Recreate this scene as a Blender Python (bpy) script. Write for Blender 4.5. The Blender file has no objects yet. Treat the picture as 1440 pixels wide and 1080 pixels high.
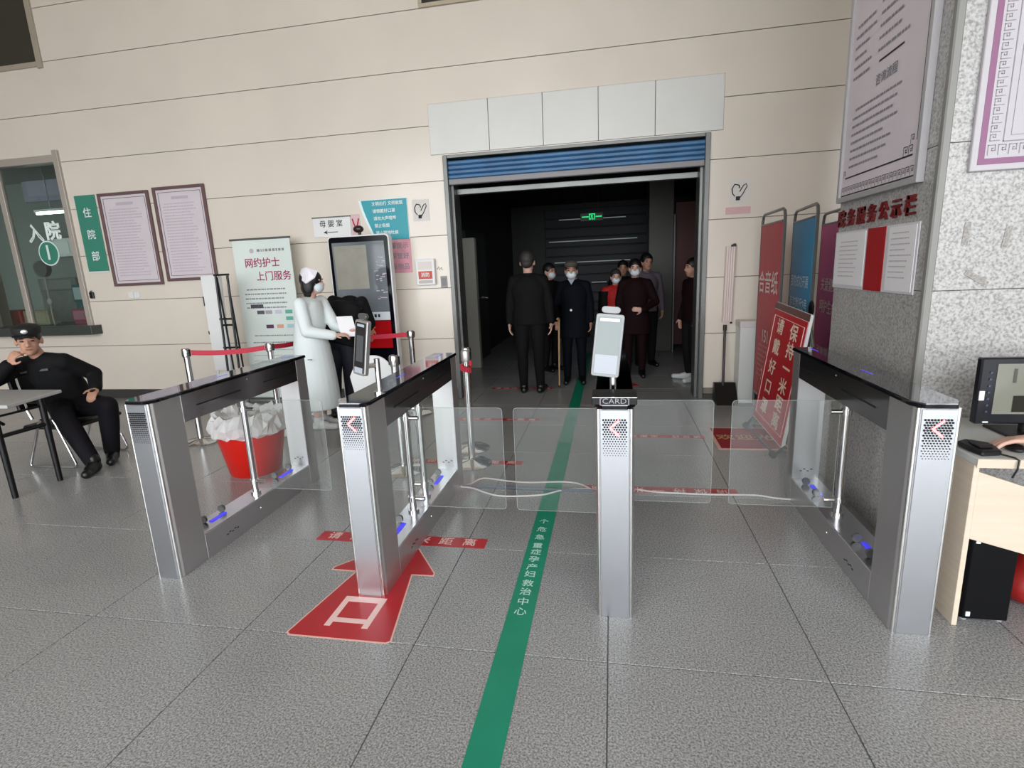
import bpy, bmesh, math, random
from mathutils import Vector, Matrix, Euler
random.seed(7)
SC = bpy.context.scene
COL = SC.collection
PI = math.pi

# ------------------------------------------------------------------ camera, world, light, exposure
EYE = Vector((0.0, 0.0, 1.521))
PITCH, YAW, ROLL, FPX = 0.2118, -0.1905, -0.0447, 748.587
def camera_axes():
    cy, sy, cp, sp = math.cos(YAW), math.sin(YAW), math.cos(PITCH), math.sin(PITCH)
    fwd = Vector((sy*cp, cy*cp, -sp)); rt = Vector((cy, -sy, 0)); up = rt.cross(fwd)
    return (math.cos(ROLL)*rt + math.sin(ROLL)*up, -math.sin(ROLL)*rt + math.cos(ROLL)*up, fwd)
RT, UP, FW = camera_axes()
cam_data = bpy.data.cameras.new('camera')
cam_data.sensor_width = 36.0
cam_data.lens = FPX/1440*36
cam_data.clip_start = 0.05
cam = bpy.data.objects.new('camera', cam_data); COL.objects.link(cam)
cam.matrix_world = Matrix(((RT.x, UP.x, -FW.x, EYE.x), (RT.y, UP.y, -FW.y, EYE.y), (RT.z, UP.z, -FW.z, EYE.z), (0, 0, 0, 1)))
SC.camera = cam

FACADE = (-7.6, 7.0, 0.05, 5.2)          # glazed entrance front behind the camera: x0, x1, z0, z1
FACADE_Y = -5.0
world = bpy.data.worlds.new('overcast_sky'); SC.world = world
world.use_nodes = True
wn = world.node_tree.nodes; wl = world.node_tree.links
bg = wn.get('Background') or wn.new('ShaderNodeBackground')
bg.inputs['Color'].default_value = (0.93, 0.97, 1.0, 1)
bg.inputs['Strength'].default_value = 5.6
pl = bpy.data.lights.new('daylight_portal', 'AREA')
pl.shape = 'RECTANGLE'; pl.size = FACADE[1]-FACADE[0]; pl.size_y = FACADE[3]-FACADE[2]
pl.cycles.is_portal = True
po = bpy.data.objects.new('daylight_portal', pl); COL.objects.link(po)
po.location = ((FACADE[0]+FACADE[1])/2, FACADE_Y+0.02, (FACADE[2]+FACADE[3])/2)
po.rotation_euler = (PI/2, 0, 0)

vs = SC.view_settings
vs.view_transform = 'Standard'; vs.look = 'None'; vs.gamma = 1.0; vs.use_curve_mapping = False
vs.exposure = 0.38

# ------------------------------------------------------------------ helpers
def lin(h):
    h = h.lstrip('#'); out = []
    for i in (0, 2, 4):
        v = int(h[i:i+2], 16)/255
        out.append(v/12.92 if v <= 0.04045 else ((v+0.055)/1.055)**2.4)
    return tuple(out) + (1.0,)
def lerp(a, b, t): return a + (b-a)*t
def V(*a): return Vector(a[0]) if len(a) == 1 else Vector(a)
def ray(u, v):
    return RT*((u-720)/FPX) + UP*((540-v)/FPX) + FW
def wy(u, v, y): d = ray(u, v); return EYE + d*(y/d.y)              # where a sight line meets the plane y
def wx(u, v, x): d = ray(u, v); return EYE + d*(x/d.x)
def wz(u, v, z=0.0): d = ray(u, v); return EYE + d*((z-EYE.z)/d.z)

def mat(name, col, rough=0.5, metal=0.0, spec=0.5, mottled=None, bump=None, emit=None, coat=0.0, aniso=0.0, trans=0.0):
    m = bpy.data.materials.new(name); m.use_nodes = True
    nt = m.node_tree; n = nt.nodes; l = nt.links
    b = n['Principled BSDF']
    c = lin(col) if isinstance(col, str) else tuple(col)+(1.0,)
    b.inputs['Base Color'].default_value = c
    b.inputs['Roughness'].default_value = rough
    b.inputs['Metallic'].default_value = metal
    b.inputs['Specular IOR Level'].default_value = spec
    b.inputs['Coat Weight'].default_value = coat
    b.inputs['Coat Roughness'].default_value = 0.05
    if aniso: b.inputs['Anisotropic'].default_value = aniso
    if trans: b.inputs['Transmission Weight'].default_value = trans
    tc = None
    def geo():
        nonlocal tc
        if tc is None: tc = n.new('ShaderNodeNewGeometry')
        return tc
    if mottled:
        sc_, amt = mottled[:2]
        det = mottled[2] if len(mottled) > 2 else 3.0
        stretch = mottled[3] if len(mottled) > 3 else None
        no = n.new('ShaderNodeTexNoise'); no.inputs['Scale'].default_value = sc_; no.inputs['Detail'].default_value = det
        if stretch:
            mp = n.new('ShaderNodeMapping'); mp.inputs['Scale'].default_value = stretch
            l.new(geo().outputs['Position'], mp.inputs['Vector']); l.new(mp.outputs['Vector'], no.inputs['Vector'])
        else:
            l.new(geo().outputs['Position'], no.inputs['Vector'])
        cr = n.new('ShaderNodeValToRGB')
        cr.color_ramp.elements[0].position = 0.3; cr.color_ramp.elements[1].position = 0.7
        lo = tuple(max(0, x*(1-amt)) for x in c[:3])+(1,); hi = tuple(min(1, x*(1+amt)) for x in c[:3])+(1,)
        cr.color_ramp.elements[0].color = lo; cr.color_ramp.elements[1].color = hi
        l.new(no.outputs['Fac'], cr.inputs['Fac']); l.new(cr.outputs['Color'], b.inputs['Base Color'])
    if bump:
        bs, st = bump[:2]
        nb = n.new('ShaderNodeTexNoise'); nb.inputs['Scale'].default_value = bs
        if len(bump) > 2:
            mp = n.new('ShaderNodeMapping'); mp.inputs['Scale'].default_value = bump[2]
            l.new(geo().outputs['Position'], mp.inputs['Vector']); l.new(mp.outputs['Vector'], nb.inputs['Vector'])
        else:
            l.new(geo().outputs['Position'], nb.inputs['Vector'])
        bp = n.new('ShaderNodeBump'); bp.inputs['Strength'].default_value = st; bp.inputs['Distance'].default_value = 0.01
        l.new(nb.outputs['Fac'], bp.inputs['Height']); l.new(bp.outputs['Normal'], b.inputs['Normal'])
    if emit:
        b.inputs['Emission Color'].default_value = lin(emit[0]); b.inputs['Emission Strength'].default_value = emit[1]
    return m

def granite(name, cols, scale, rough, spec=0.5, stain=0.12):
    """speckled stone: three grain colours from cellular noise plus a faint large stain"""
    m = bpy.data.materials.new(name); m.use_nodes = True
    nt = m.node_tree; n = nt.nodes; l = nt.links; b = n['Principled BSDF']
    g = n.new('ShaderNodeNewGeometry')
    vo = n.new('ShaderNodeTexNoise'); vo.inputs['Scale'].default_value = scale; vo.inputs['Detail'].default_value = 2.5; vo.inputs['Roughness'].default_value = 0.7
    l.new(g.outputs['Position'], vo.inputs['Vector'])
    cr = n.new('ShaderNodeValToRGB'); e = cr.color_ramp.elements
    e[0].position = 0.36; e[0].color = lin(cols[0]); e[1].position = 0.62; e[1].color = lin(cols[2])
    k = e.new(0.49); k.color = lin(cols[1])
    l.new(vo.outputs['Fac'], cr.inputs['Fac'])
    st = n.new('ShaderNodeTexNoise'); st.inputs['Scale'].default_value = 1.3; st.inputs['Detail'].default_value = 5
    l.new(g.outputs['Position'], st.inputs['Vector'])
    mr = n.new('ShaderNodeMapRange'); mr.inputs['From Min'].default_value = 0.3; mr.inputs['From Max'].default_value = 0.7
    mr.inputs['To Min'].default_value = 1-stain; mr.inputs['To Max'].default_value = 1+stain
    l.new(st.outputs['Fac'], mr.inputs['Value'])
    mx = n.new('ShaderNodeVectorMath'); mx.operation = 'SCALE'
    l.new(cr.outputs['Color'], mx.inputs[0]); l.new(mr.outputs['Result'], mx.inputs['Scale'])
    l.new(mx.outputs['Vector'], b.inputs['Base Color'])
    b.inputs['Roughness'].default_value = rough; b.inputs['Specular IOR Level'].default_value = spec
    return m

def glass_mat(name, tint=(0.93, 0.97, 0.95), ior=1.45, veil=0.0, gloss_rough=0.02):
    m = bpy.data.materials.new(name); m.use_nodes = True
    nt = m.node_tree; n = nt.nodes; l = nt.links; n.clear()
    o = n.new('ShaderNodeOutputMaterial'); t = n.new('ShaderNodeBsdfTransparent'); t.inputs['Color'].default_value = tint+(1,)
    g = n.new('ShaderNodeBsdfGlossy'); g.inputs['Roughness'].default_value = gloss_rough
    f = n.new('ShaderNodeFresnel'); ge = n.new('ShaderNodeNewGeometry'); mr = n.new('ShaderNodeMapRange')   # same reflectance on both faces of the thin sheet
    mr.inputs['To Min'].default_value = ior; mr.inputs['To Max'].default_value = 1/ior
    l.new(ge.outputs['Backfacing'], mr.inputs['Value']); l.new(mr.outputs['Result'], f.inputs['IOR'])
    mx = n.new('ShaderNodeMixShader'); l.new(f.outputs['Fac'], mx.inputs['Fac']); l.new(t.outputs[0], mx.inputs[1]); l.new(g.outputs[0], mx.inputs[2])
    last = mx
    if veil:
        d = n.new('ShaderNodeBsdfDiffuse'); d.inputs['Color'].default_value = (0.8, 0.8, 0.8, 1)
        m2 = n.new('ShaderNodeMixShader'); m2.inputs['Fac'].default_value = veil
        l.new(mx.outputs[0], m2.inputs[1]); l.new(d.outputs[0], m2.inputs[2]); last = m2
    l.new(last.outputs[0], o.inputs['Surface'])
    return m

class MB:
    """collects closed shapes in world (or local) coordinates; build() links them as ONE mesh object"""
    def __init__(s): s.v = []; s.f = []
    def add(s, vs, fs):
        o = len(s.v); s.v += [tuple(p) for p in vs]; s.f += [tuple(i+o for i in f) for f in fs]; return s
    def box(s, x0, x1, y0, y1, z0, z1):
        return s.add([(x0,y0,z0),(x1,y0,z0),(x1,y1,z0),(x0,y1,z0),(x0,y0,z1),(x1,y0,z1),(x1,y1,z1),(x0,y1,z1)],
                     [(0,3,2,1),(4,5,6,7),(0,1,5,4),(1,2,6,5),(2,3,7,6),(3,0,4,7)])
    def obox(s, o, ax, ay, az):
        """box from corner o along three edge vectors"""
        o, ax, ay, az = V(o), V(ax), V(ay), V(az)
        if ax.cross(ay).dot(az) < 0: ax, ay = ay, ax
        p = [o, o+ax, o+ax+ay, o+ay]; p += [q+az for q in p]
        return s.add(p, [(0,3,2,1),(4,5,6,7),(0,1,5,4),(1,2,6,5),(2,3,7,6),(3,0,4,7)])
    def prism(s, poly, d):
        """planar polygon (3d points) swept by d"""
        P = [V(p) for p in poly]; d = V(d); n = len(P)
        nn = sum((P[i].cross(P[(i+1) % n]) for i in range(n)), Vector())
        if nn.dot(d) < 0: P = P[::-1]
        return s.add(P + [p+d for p in P], [tuple(range(n-1, -1, -1)), tuple(range(n, 2*n))] + [(i, (i+1) % n, n+(i+1) % n, n+i) for i in range(n)])
    def cyl(s, a, b, r0, r1=None, n=16):
        a, b = V(a), V(b); r1 = r0 if r1 is None else r1; d = (b-a).normalized()
        x = d.orthogonal().normalized(); y = d.cross(x)
        c = [x*math.cos(2*PI*i/n)+y*math.sin(2*PI*i/n) for i in range(n)]
        return s.add([a+q*r0 for q in c]+[b+q*r1 for q in c], [tuple(range(n-1, -1, -1)), tuple(range(n, 2*n))]+[(i, (i+1) % n, n+(i+1) % n, n+i) for i in range(n)])
    def tube(s, pts, r, n=8):
        P = [V(p) for p in pts]; rings = []; prev = None
        for i, p in enumerate(P):
            d = (P[min(i+1, len(P)-1)]-P[max(i-1, 0)]).normalized()
            if prev is None: x = d.orthogonal().normalized()
            else:
                x = prev-d*prev.dot(d); x = x.normalized() if x.length > 1e-6 else d.orthogonal().normalized()
            prev = x; y = d.cross(x); rr = r[i] if isinstance(r, (list, tuple)) else r
            rings.append([p+(x*math.cos(2*PI*k/n)+y*math.sin(2*PI*k/n))*rr for k in range(n)])
        vs = [q for g in rings for q in g]; fs = [tuple(range(n-1, -1, -1)), tuple((len(P)-1)*n+k for k in range(n))]
        for i in range(len(P)-1):
            for k in range(n): fs.append((i*n+k, i*n+(k+1) % n, (i+1)*n+(k+1) % n, (i+1)*n+k))
        return s.add(vs, fs)
    def lathe(s, c, prof, n=24):
        """profile of (radius, height) about a vertical axis at c, closed top and bottom"""
        c = V(c); vs = []; fs = []
        for r, z in prof:
            for k in range(n): vs.append(c+Vector((r*math.cos(2*PI*k/n), r*math.sin(2*PI*k/n), z)))
        for i in range(len(prof)-1):
            for k in range(n): fs.append((i*n+k, i*n+(k+1) % n, (i+1)*n+(k+1) % n, (i+1)*n+k))
        fs.append(tuple(range(n-1, -1, -1))); fs.append(tuple((len(prof)-1)*n+k for k in range(n)))
        return s.add(vs, fs)
    def ell(s, c, r, n=14, rot=None):
        c = V(c); vs = []; fs = []; m = n//2
        for i in range(1, m):
            t = PI*i/m
            for k in range(n):
                p = Vector((r[0]*math.sin(t)*math.cos(2*PI*k/n), r[1]*math.sin(t)*math.sin(2*PI*k/n), r[2]*math.cos(t)))
                vs.append(c+(rot @ p if rot else p))
        t0 = Vector((0, 0, r[2])); vs.append(c+(rot @ t0 if rot else t0)); vs.append(c-(rot @ t0 if rot else t0))
        T = len(vs)-2
        for k in range(n):
            fs.append((T, k, (k+1) % n)); fs.append((T+1, (m-2)*n+(k+1) % n, (m-2)*n+k))
        for i in range(m-2):
            for k in range(n): fs.append((i*n+k, (i+1)*n+k, (i+1)*n+(k+1) % n, i*n+(k+1) % n))
        return s.add(vs, fs)
    def loft(s, rings, n=18):
        """closed tube of elliptical rings: (centre, rx, ry, side, front) with side/front unit vectors"""
        vs = []; fs = []
        for c, rx, ry, sx, sy in rings:
            for k in range(n): vs.append(V(c)+V(sx)*rx*math.cos(2*PI*k/n)+V(sy)*ry*math.sin(2*PI*k/n))
        for i in range(len(rings)-1):
            for k in range(n): fs.append((i*n+k, i*n+(k+1) % n, (i+1)*n+(k+1) % n, (i+1)*n+k))
        fs.append(tuple(range(n-1, -1, -1))); fs.append(tuple((len(rings)-1)*n+k for k in range(n)))
        return s.add(vs, fs)
    def quad(s, a, b, c, d): return s.add([a, b, c, d], [(0, 1, 2, 3)])
    def build(s, name, m, parent=None, bevel=0.0, seg=1, smooth=False, local=False):
        off = Vector()
        if parent is not None and not local:
            p = parent
            while p: off += p.location; p = p.parent
        me = bpy.data.meshes.new(name)
        me.from_pydata([V(p)-off for p in s.v], [], s.f)
        bm = bmesh.new(); bm.from_mesh(me)
        bmesh.ops.recalc_face_normals(bm, faces=bm.faces)
        if bevel: bmesh.ops.bevel(bm, geom=bm.edges[:], offset=bevel, segments=seg, affect='EDGES', profile=0.5, clamp_overlap=True)
        bm.to_mesh(me); bm.free()
        if smooth:
            me.polygons.foreach_set('use_smooth', [True]*len(me.polygons))
            try: me.set_sharp_from_angle(angle=math.radians(40))
            except Exception: pass
        if m is not None: me.materials.append(m)
        o = bpy.data.objects.new(name, me); COL.objects.link(o)
        if parent is not None: o.parent = parent
        return o

def thing(name, label, cat, loc=(0, 0, 0), rotz=0.0, group=None):
    o = bpy.data.objects.new(name, None); COL.objects.link(o)
    o.empty_display_size = 0.1
    o.location = loc; o.rotation_euler = (0, 0, rotz)
    return tag(o, label, cat, group)
def tag(o, label, cat, group=None):
    o['label'] = label; o['category'] = cat
    if group: o['group'] = group
    return o
def struct(o, label=None):
    o['kind'] = 'structure'
    if label: o['label'] = label
    return o
def copy_tree(o, parent=None):
    c = o.copy(); COL.objects.link(c); c.parent = parent
    for ch in list(o.children): copy_tree(ch, c)
    return c

TEXT_CACHE = {}
def lettering(name, s, size, m, parent, o, ax, ay, align='CENTER', bold=0.0, eps=0.0015, line=1.0, squeeze=1.0, res=2, outline=0.0):
    """flat printed characters: origin o (centre), ax = reading direction, ay = up"""
    key = (s, align, line, res, outline)
    if key not in TEXT_CACHE:
        cu = bpy.data.curves.new('t', 'FONT'); cu.body = s; cu.size = 1.0; cu.align_x = align; cu.align_y = 'CENTER'
        cu.space_line = line; cu.resolution_u = res
        if outline: cu.fill_mode = 'NONE'; cu.bevel_depth = outline; cu.bevel_resolution = 0
        t = bpy.data.objects.new('t', cu); COL.objects.link(t)
        dg = bpy.context.evaluated_depsgraph_get()
        me = bpy.data.meshes.new_from_object(t.evaluated_get(dg))
        TEXT_CACHE[key] = ([tuple(v.co) for v in me.vertices], [tuple(p.vertices) for p in me.polygons])
        bpy.data.objects.remove(t); bpy.data.curves.remove(cu); bpy.data.meshes.remove(me)
    vs, fs = TEXT_CACHE[key]
    ax = V(ax).normalized(); ay = V(ay).normalized(); nz = ax.cross(ay)
    b = MB()
    for q_, (dx, dy) in enumerate(((-bold, -bold), (bold, -bold), (-bold, bold), (bold, bold)) if bold else ((0, 0),)):     # shifted strikes give a bolder stroke
        b.add([V(o)+ax*((p[0]+dx)*size*squeeze)+ay*((p[1]+dy)*size)+nz*(eps+.00025*q_+(p[2]*size if outline else 0)) for p in vs], fs)
    off = Vector(); p = parent
    while p: off += p.location; p = p.parent
    me = bpy.data.meshes.new(name); me.from_pydata([V(q)-off for q in b.v], [], b.f); me.materials.append(m)
    ob = bpy.data.objects.new(name, me); COL.objects.link(ob); ob.parent = parent
    return ob

def print_rows(name, m, parent, o, ax, ay, w, rows, pitch, h, fill=0.9, ragged=0.25, dash=3.0, eps=0.0015, seed=1):
    """rows of small printed marks too fine to read; o = top left corner"""
    rnd = random.Random(seed); ax = V(ax).normalized(); ay = V(ay).normalized(); nz = ax.cross(ay); b = MB(); o = V(o)
    for r in range(rows):
        L = w*fill*(1-ragged*rnd.random()); x = 0 if r else w*0.05
        while x < L:
            d = h*dash*(0.4+rnd.random())
            p = o+ax*x-ay*(r*pitch)+nz*eps; d = min(d, w-x)
            b.quad(p-ay*h, p+ax*d-ay*h, p+ax*d, p); x += d+h*0.45
    ob = b.build(name, m, parent); ob['kind'] = 'stuff'
    return ob

# ------------------------------------------------------------------ materials
M_floor = granite('floor_granite', ('#6b6b6d', '#939394', '#b2b2b1'), 140, 0.23, 0.5, 0.09)
M_joint = mat('tile_joint', '#6a6a6a', 0.6)
M_wall = mat('wall_panel_glazed', '#e0d6ca', 0.2, 0, 0.45, mottled=(0.9, 0.04))
M_wjoint = mat('panel_joint', '#8a7f74', 0.8)
M_lintel = mat('lintel_panel', '#d8d7d3', 0.3, 0, 0.4, mottled=(2.0, 0.03))
M_col = granite('column_granite', ('#8a8785', '#aaa8a6', '#bcbbb9'), 75, 0.3, 0.35, 0.06)
M_ceil = mat('ceiling_paint', '#d9cdbd', 0.9)
M_hallwall = mat('hall_wall_paint', '#b9b0a6', 0.7)
M_darkbase = mat('skirting_dark', '#3c3a38', 0.4)
M_steel = mat('brushed_steel', '#cbc9ca', 0.46, 1.0)
M_steel_plate = mat('brushed_steel_plate', '#c2c4c9', 0.3, 1.0)
M_steel_edge = mat('polished_steel_edge', '#e6e6e4', 0.15, 1.0)
M_steel_dark = mat('mirror_dark_steel', '#9a9497', 0.2, 1.0)
M_chrome = mat('chrome', '#d6d6d6', 0.09, 1.0)
M_framegrey = mat('door_frame_steel', '#6b6c6a', 0.35, 0.6, mottled=(3, 0.12))
M_blackglass = mat('black_glass', '#0b0b10', 0.05, 0, 0.25)
M_topcover = mat('dark_mirror_cover', '#9a9a9e', 0.05, 1.0)
M_black = mat('black_plastic', '#0d0d0f', 0.4)
M_blackmetal = mat('black_painted_metal', '#131315', 0.35, 0.3)
M_glass = glass_mat('clear_acrylic', (0.95, 0.97, 0.96), 1.5, 0.014)
M_glassedge = mat('acrylic_edge', '#9da2a0', 0.2)
M_winglass = glass_mat('window_glass', (0.80, 0.85, 0.83), 1.5)
M_led = mat('red_led', '#ff9a9a', 0.4, emit=('#ff5a5a', 2.2))
M_hole = mat('perforation_hole', '#0c0a0c', 0.7)
M_blueglow = mat('blue_led_and_reflection', '#5a55ff', 0.3, emit=('#3a35ff', 0.4))
M_blueshut = mat('shutter_blue_slat', '#2d608c', 0.4, 0.0, mottled=(4, 0.15))
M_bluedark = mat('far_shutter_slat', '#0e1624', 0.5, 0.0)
M_shutbar = mat('shutter_bar', '#858285', 0.45, 0.0)
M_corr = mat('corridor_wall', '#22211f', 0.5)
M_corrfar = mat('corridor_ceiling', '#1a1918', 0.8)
M_white = mat('white_plastic', '#e4e4e4', 0.4)
M_whitepaper = mat('white_paper', '#e6e4e6', 0.7)
M_pinkpaper = mat('notice_paper', '#d7cdd3', 0.55, mottled=(6, 0.03))
M_brownframe = mat('notice_frame_brown', '#6b5152', 0.4)
M_greensign = mat('green_sign', '#3a8874', 0.45)
M_print = mat('print_white', '#e9eeee', 0.6)
M_printblack = mat('print_black', '#222024', 0.7)
M_printgrey = mat('print_grey', '#8e8b92', 0.7)
M_printfaint = mat('print_faint', '#bfb5bf', 0.7)
M_red = mat('red_sticker', '#b3202b', 0.35, mottled=(5, 0.06))
M_redtext = mat('sticker_text', '#ecc9c4', 0.5)
M_cream = mat('sticker_edge', '#e3b8ab', 0.5)
M_greenstrip = mat('green_floor_strip', '#128a6c', 0.4, mottled=(4, 0.06))
M_stripe_txt = mat('strip_text', '#bfe8dc', 0.5)
M_teal = mat('teal_board', '#1f9aa8', 0.4)
M_tealedge = mat('teal_board_edge', '#e3f2f5', 0.4)
M_pinkboard = mat('pink_board', '#d99aa8', 0.5, mottled=(9, 0.12))
M_alarmred = mat('alarm_label', '#c8503f', 0.5)
M_redprint = mat('red_print', '#b01c24', 0.5)
M_maroonletters = mat('maroon_letters', '#6e1a1e', 0.4)
M_magenta = mat('magenta_print', '#9c1f55', 0.5)
M_beltred = mat('belt_red', '#bb1f3a', 0.6)
M_binred = mat('bin_red', '#c3190f', 0.3)
M_liner = glass_mat('bin_liner', (0.85, 0.87, 0.87), 1.45, 0.62, 0.25)
M_desk = mat('desk_birch', '#cfc0ad', 0.45, mottled=(3, 0.05, 3, (1, 1, 14)))
M_desktop = mat('desk_top', '#c6c8c4', 0.35)
M_tablewhite = mat('folding_table_top', '#b9b9b8', 0.35)
M_skin = mat('skin', '#b98a74', 0.5, mottled=(30, 0.05))
M_skinpale = mat('skin_pale', '#c9a08f', 0.5, mottled=(30, 0.05))
M_hair = mat('black_hair', '#0f0d0d', 0.45, bump=(160, 0.3))
M_hairgrey = mat('cropped_greying_hair', '#2b2724', 0.6, bump=(160, 0.3))
M_uniform = mat('uniform_black', '#0f0f11', 0.8, 0, 0.2, bump=(30, 0.15))
M_uniform2 = mat('uniform_trousers', '#0f0c12', 0.8, 0, 0.2, bump=(30, 0.15))
M_nurse = mat('nurse_coat', '#dfe6e6', 0.7, bump=(14, 0.35))
M_nursecap = mat('nurse_cap', '#e9e4ec', 0.6)
M_navy = mat('navy_coat', '#080a12', 0.8, 0, 0.12, bump=(30, 0.15))
M_grey = mat('charcoal_jacket', '#111112', 0.8, 0, 0.12, bump=(30, 0.15))
M_redcloth = mat('red_sweater', '#b01511', 0.7, bump=(40, 0.2))
M_maroon = mat('maroon_coat', '#1a090b', 0.8, 0, 0.12, bump=(30, 0.15))
M_lilac = mat('lilac_shirt', '#5d545f', 0.7)
M_mask = mat('face_mask', '#d3dde2', 0.6)
M_shoe = mat('black_shoe', '#0c0c0d', 0.4)
M_whiteshoe = mat('white_shoe', '#cfd0d0', 0.5)
M_wood = mat('cane_wood', '#b08a62', 0.45)
M_eye = mat('eye_dark', '#1a1210', 0.3)
M_lip = mat('lip', '#8d5a50', 0.5)

# ------------------------------------------------------------------ the setting
WALL_Y = 6.15
TILE = 0.8; TX0 = -0.022; TY0 = 1.836
HALL_X0, HALL_X1 = -11.5, 7.2
DOOR_X0, DOOR_X1, DOOR_H = -1.86, 1.0, 2.80
floor = MB().box(HALL_X0, HALL_X1, -5.4, WALL_Y+0.3, -0.2, -0.005).box(-2.5, 1.9, WALL_Y+0.3, 13.6, -0.2, -0.005).build('floor', M_joint)
struct(floor, 'polished grey speckled granite tile floor')
tile_mesh = None
def lay_tile(i, j):
    global tile_mesh
    x = TX0+i*TILE; y = TY0+j*TILE
    if tile_mesh is None:
        g = 0.0022
        t = MB().box(g, TILE-g, g, TILE-g, -0.03, 0.0).build('tile', M_floor, floor, bevel=0.0015)
        tile_mesh = t.data
    else:
        t = bpy.data.objects.new('tile', tile_mesh); COL.objects.link(t); t.parent = floor
    t.location = (x, y, 0)
for j in range(-3, 6):
    for i in range(-13, 5): lay_tile(i, j)
for j in range(6, 15):
    for i in range(-3, 3): lay_tile(i, j)
rest = MB()
for j in range(-8, -3):
    for i in range(-13, 9):
        x = TX0+i*TILE; y = TY0+j*TILE; rest.box(x+.0022, x+TILE-.0022, max(y, -5.3)+.0022, y+TILE-.0022, -0.03, 0)
for j in range(-3, 6):
    for i in range(5, 9):
        x = TX0+i*TILE; y = TY0+j*TILE; rest.box(x+.0022, x+TILE-.0022, y+.0022, y+TILE-.0022, -0.03, 0)
ro = rest.build('tile_field', M_floor, floor); ro['kind'] = 'stuff'
struct(MB().box(-16, 16, -22, -5.4, -0.25, -0.05).build('ground', mat('forecourt_paving', '#7d7b78', 0.8, mottled=(2, 0.1))), 'pale paved forecourt added out of view outside the entrance')  # unseen ground, added to keep bright low sky out of reflections

WIN = (-8.75, -7.0, 1.0, 3.22)             # admission window in the back wall
WIN2 = (-8.4, -6.95, 4.24, 5.2)            # high window
CEIL = 5.6
wall = MB()
def wall_rect(b, x0, x1, z0, z1, y0, y1, holes):
    """rectangle minus rectangular holes, cut into boxes on the grid of their edges"""
    xs = sorted({x0, x1, *[min(max(h[k], x0), x1) for h in holes for k in (0, 1)]}); zs = sorted({z0, z1, *[min(max(h[k], z0), z1) for h in holes for k in (2, 3)]})
    for a, c in zip(zs, zs[1:]):
        run = None
        for p, q in zip(xs, xs[1:]):
            mx, mz = (p+q)/2, (a+c)/2
            inside = any(h[0] < mx < h[1] and h[2] < mz < h[3] for h in holes)
            if not inside and c-a > 1e-4:
                run = (run[0], q) if run and abs(run[1]-p) < 1e-6 else run
                if run is None: run = (p, q)
            if inside or q == xs[-1]:
                if run: b.box(run[0], run[1], y0, y1, a, c)
                run = None
    return b
HOLES = [(DOOR_X0, DOOR_X1, -1, DOOR_H), WIN, WIN2]
wall_rect(wall, HALL_X0, HALL_X1, -0.1, CEIL, WALL_Y+0.022, WALL_Y+0.3, HOLES)
wall_back = struct(wall.build('wall_back', M_wjoint), 'cream wall of long glazed panels with thin joints')
ROWS = [0.12, 0.738, 1.342, 1.942, 2.538, 3.124, 3.699, 4.290, 4.88, 5.5]
LINTEL = (-2.0, 1.122, 2.815, 3.345)
panel_holes = HOLES + [LINTEL]
JG = 0.004
def row_panels(z0, z1):
    """one clad row cut around the openings: every connected piece is a panel of its own outline"""
    hs = [h for h in panel_holes if h[2] < z1 and h[3] > z0]
    xs = sorted({HALL_X0, HALL_X1, *[h[k] for h in hs for k in (0, 1)]}); zs = sorted({z0+JG, z1-JG, *[h[k] for h in hs for k in (2, 3) if z0+.02 < h[k] < z1-.02]})
    bm = bmesh.new(); vv = {}
    def vert(i, j):
        if (i, j) not in vv: vv[i, j] = bm.verts.new((xs[i], 0, zs[j]))
        return vv[i, j]
    for i in range(len(xs)-1):
        for j in range(len(zs)-1):
            mx, mz = (xs[i]+xs[i+1])/2, (zs[j]+zs[j+1])/2
            if not any(h[0] < mx < h[1] and h[2] < mz < h[3] for h in hs): bm.faces.new((vert(i, j), vert(i+1, j), vert(i+1, j+1), vert(i, j+1)))
    left = set(bm.faces)
    while left:
        grp = [left.pop()]; q = list(grp)
        while q:
            for e in q.pop().edges:
                for f in e.link_faces:
                    if f in left: left.remove(f); grp.append(f); q.append(f)
        # outline: edges used once, chained
        cnt = {}
        for f in grp:
            for lp in f.loops: cnt.setdefault(frozenset((lp.vert, lp.link_loop_next.vert)), []).append((lp.vert, lp.link_loop_next.vert))
        nxt = {v[0][0]: v[0][1] for v in cnt.values() if len(v) == 1}
        st = next(iter(nxt)); loop = [st]; p = nxt[st]
        while p is not st: loop.append(p); p = nxt[p]
        pts = [Vector((v.co.x, WALL_Y, v.co.z)) for v in loop]
        pts = [p for k, p in enumerate(pts) if (p-pts[k-1]).cross(pts[(k+1) % len(pts)]-p).length > 1e-7]
        MB().prism(pts, (0, .025, 0)).build('panel', M_wall, wall_back)
    bm.free()
for z0, z1 in zip(ROWS, ROWS[1:]): row_panels(z0, z1)
lx = [-2.0, -1.317, -0.721, -0.133, 0.448, 1.122]
for a, c in zip(lx, lx[1:]):
    MB().box(a+.003, c-.003, WALL_Y-0.008, WALL_Y+0.024, LINTEL[2]+.003, LINTEL[3]-.003).build('lintel_panel', M_lintel, wall_back, bevel=0.002)
bb = MB().box(HALL_X0, DOOR_X0, WALL_Y-0.012, WALL_Y+0.02, 0, 0.12).box(DOOR_X1, HALL_X1, WALL_Y-0.012, WALL_Y+0.02, 0, 0.05).build('baseboard_back', M_darkbase)
struct(bb, 'dark skirting along the cream wall')

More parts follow.
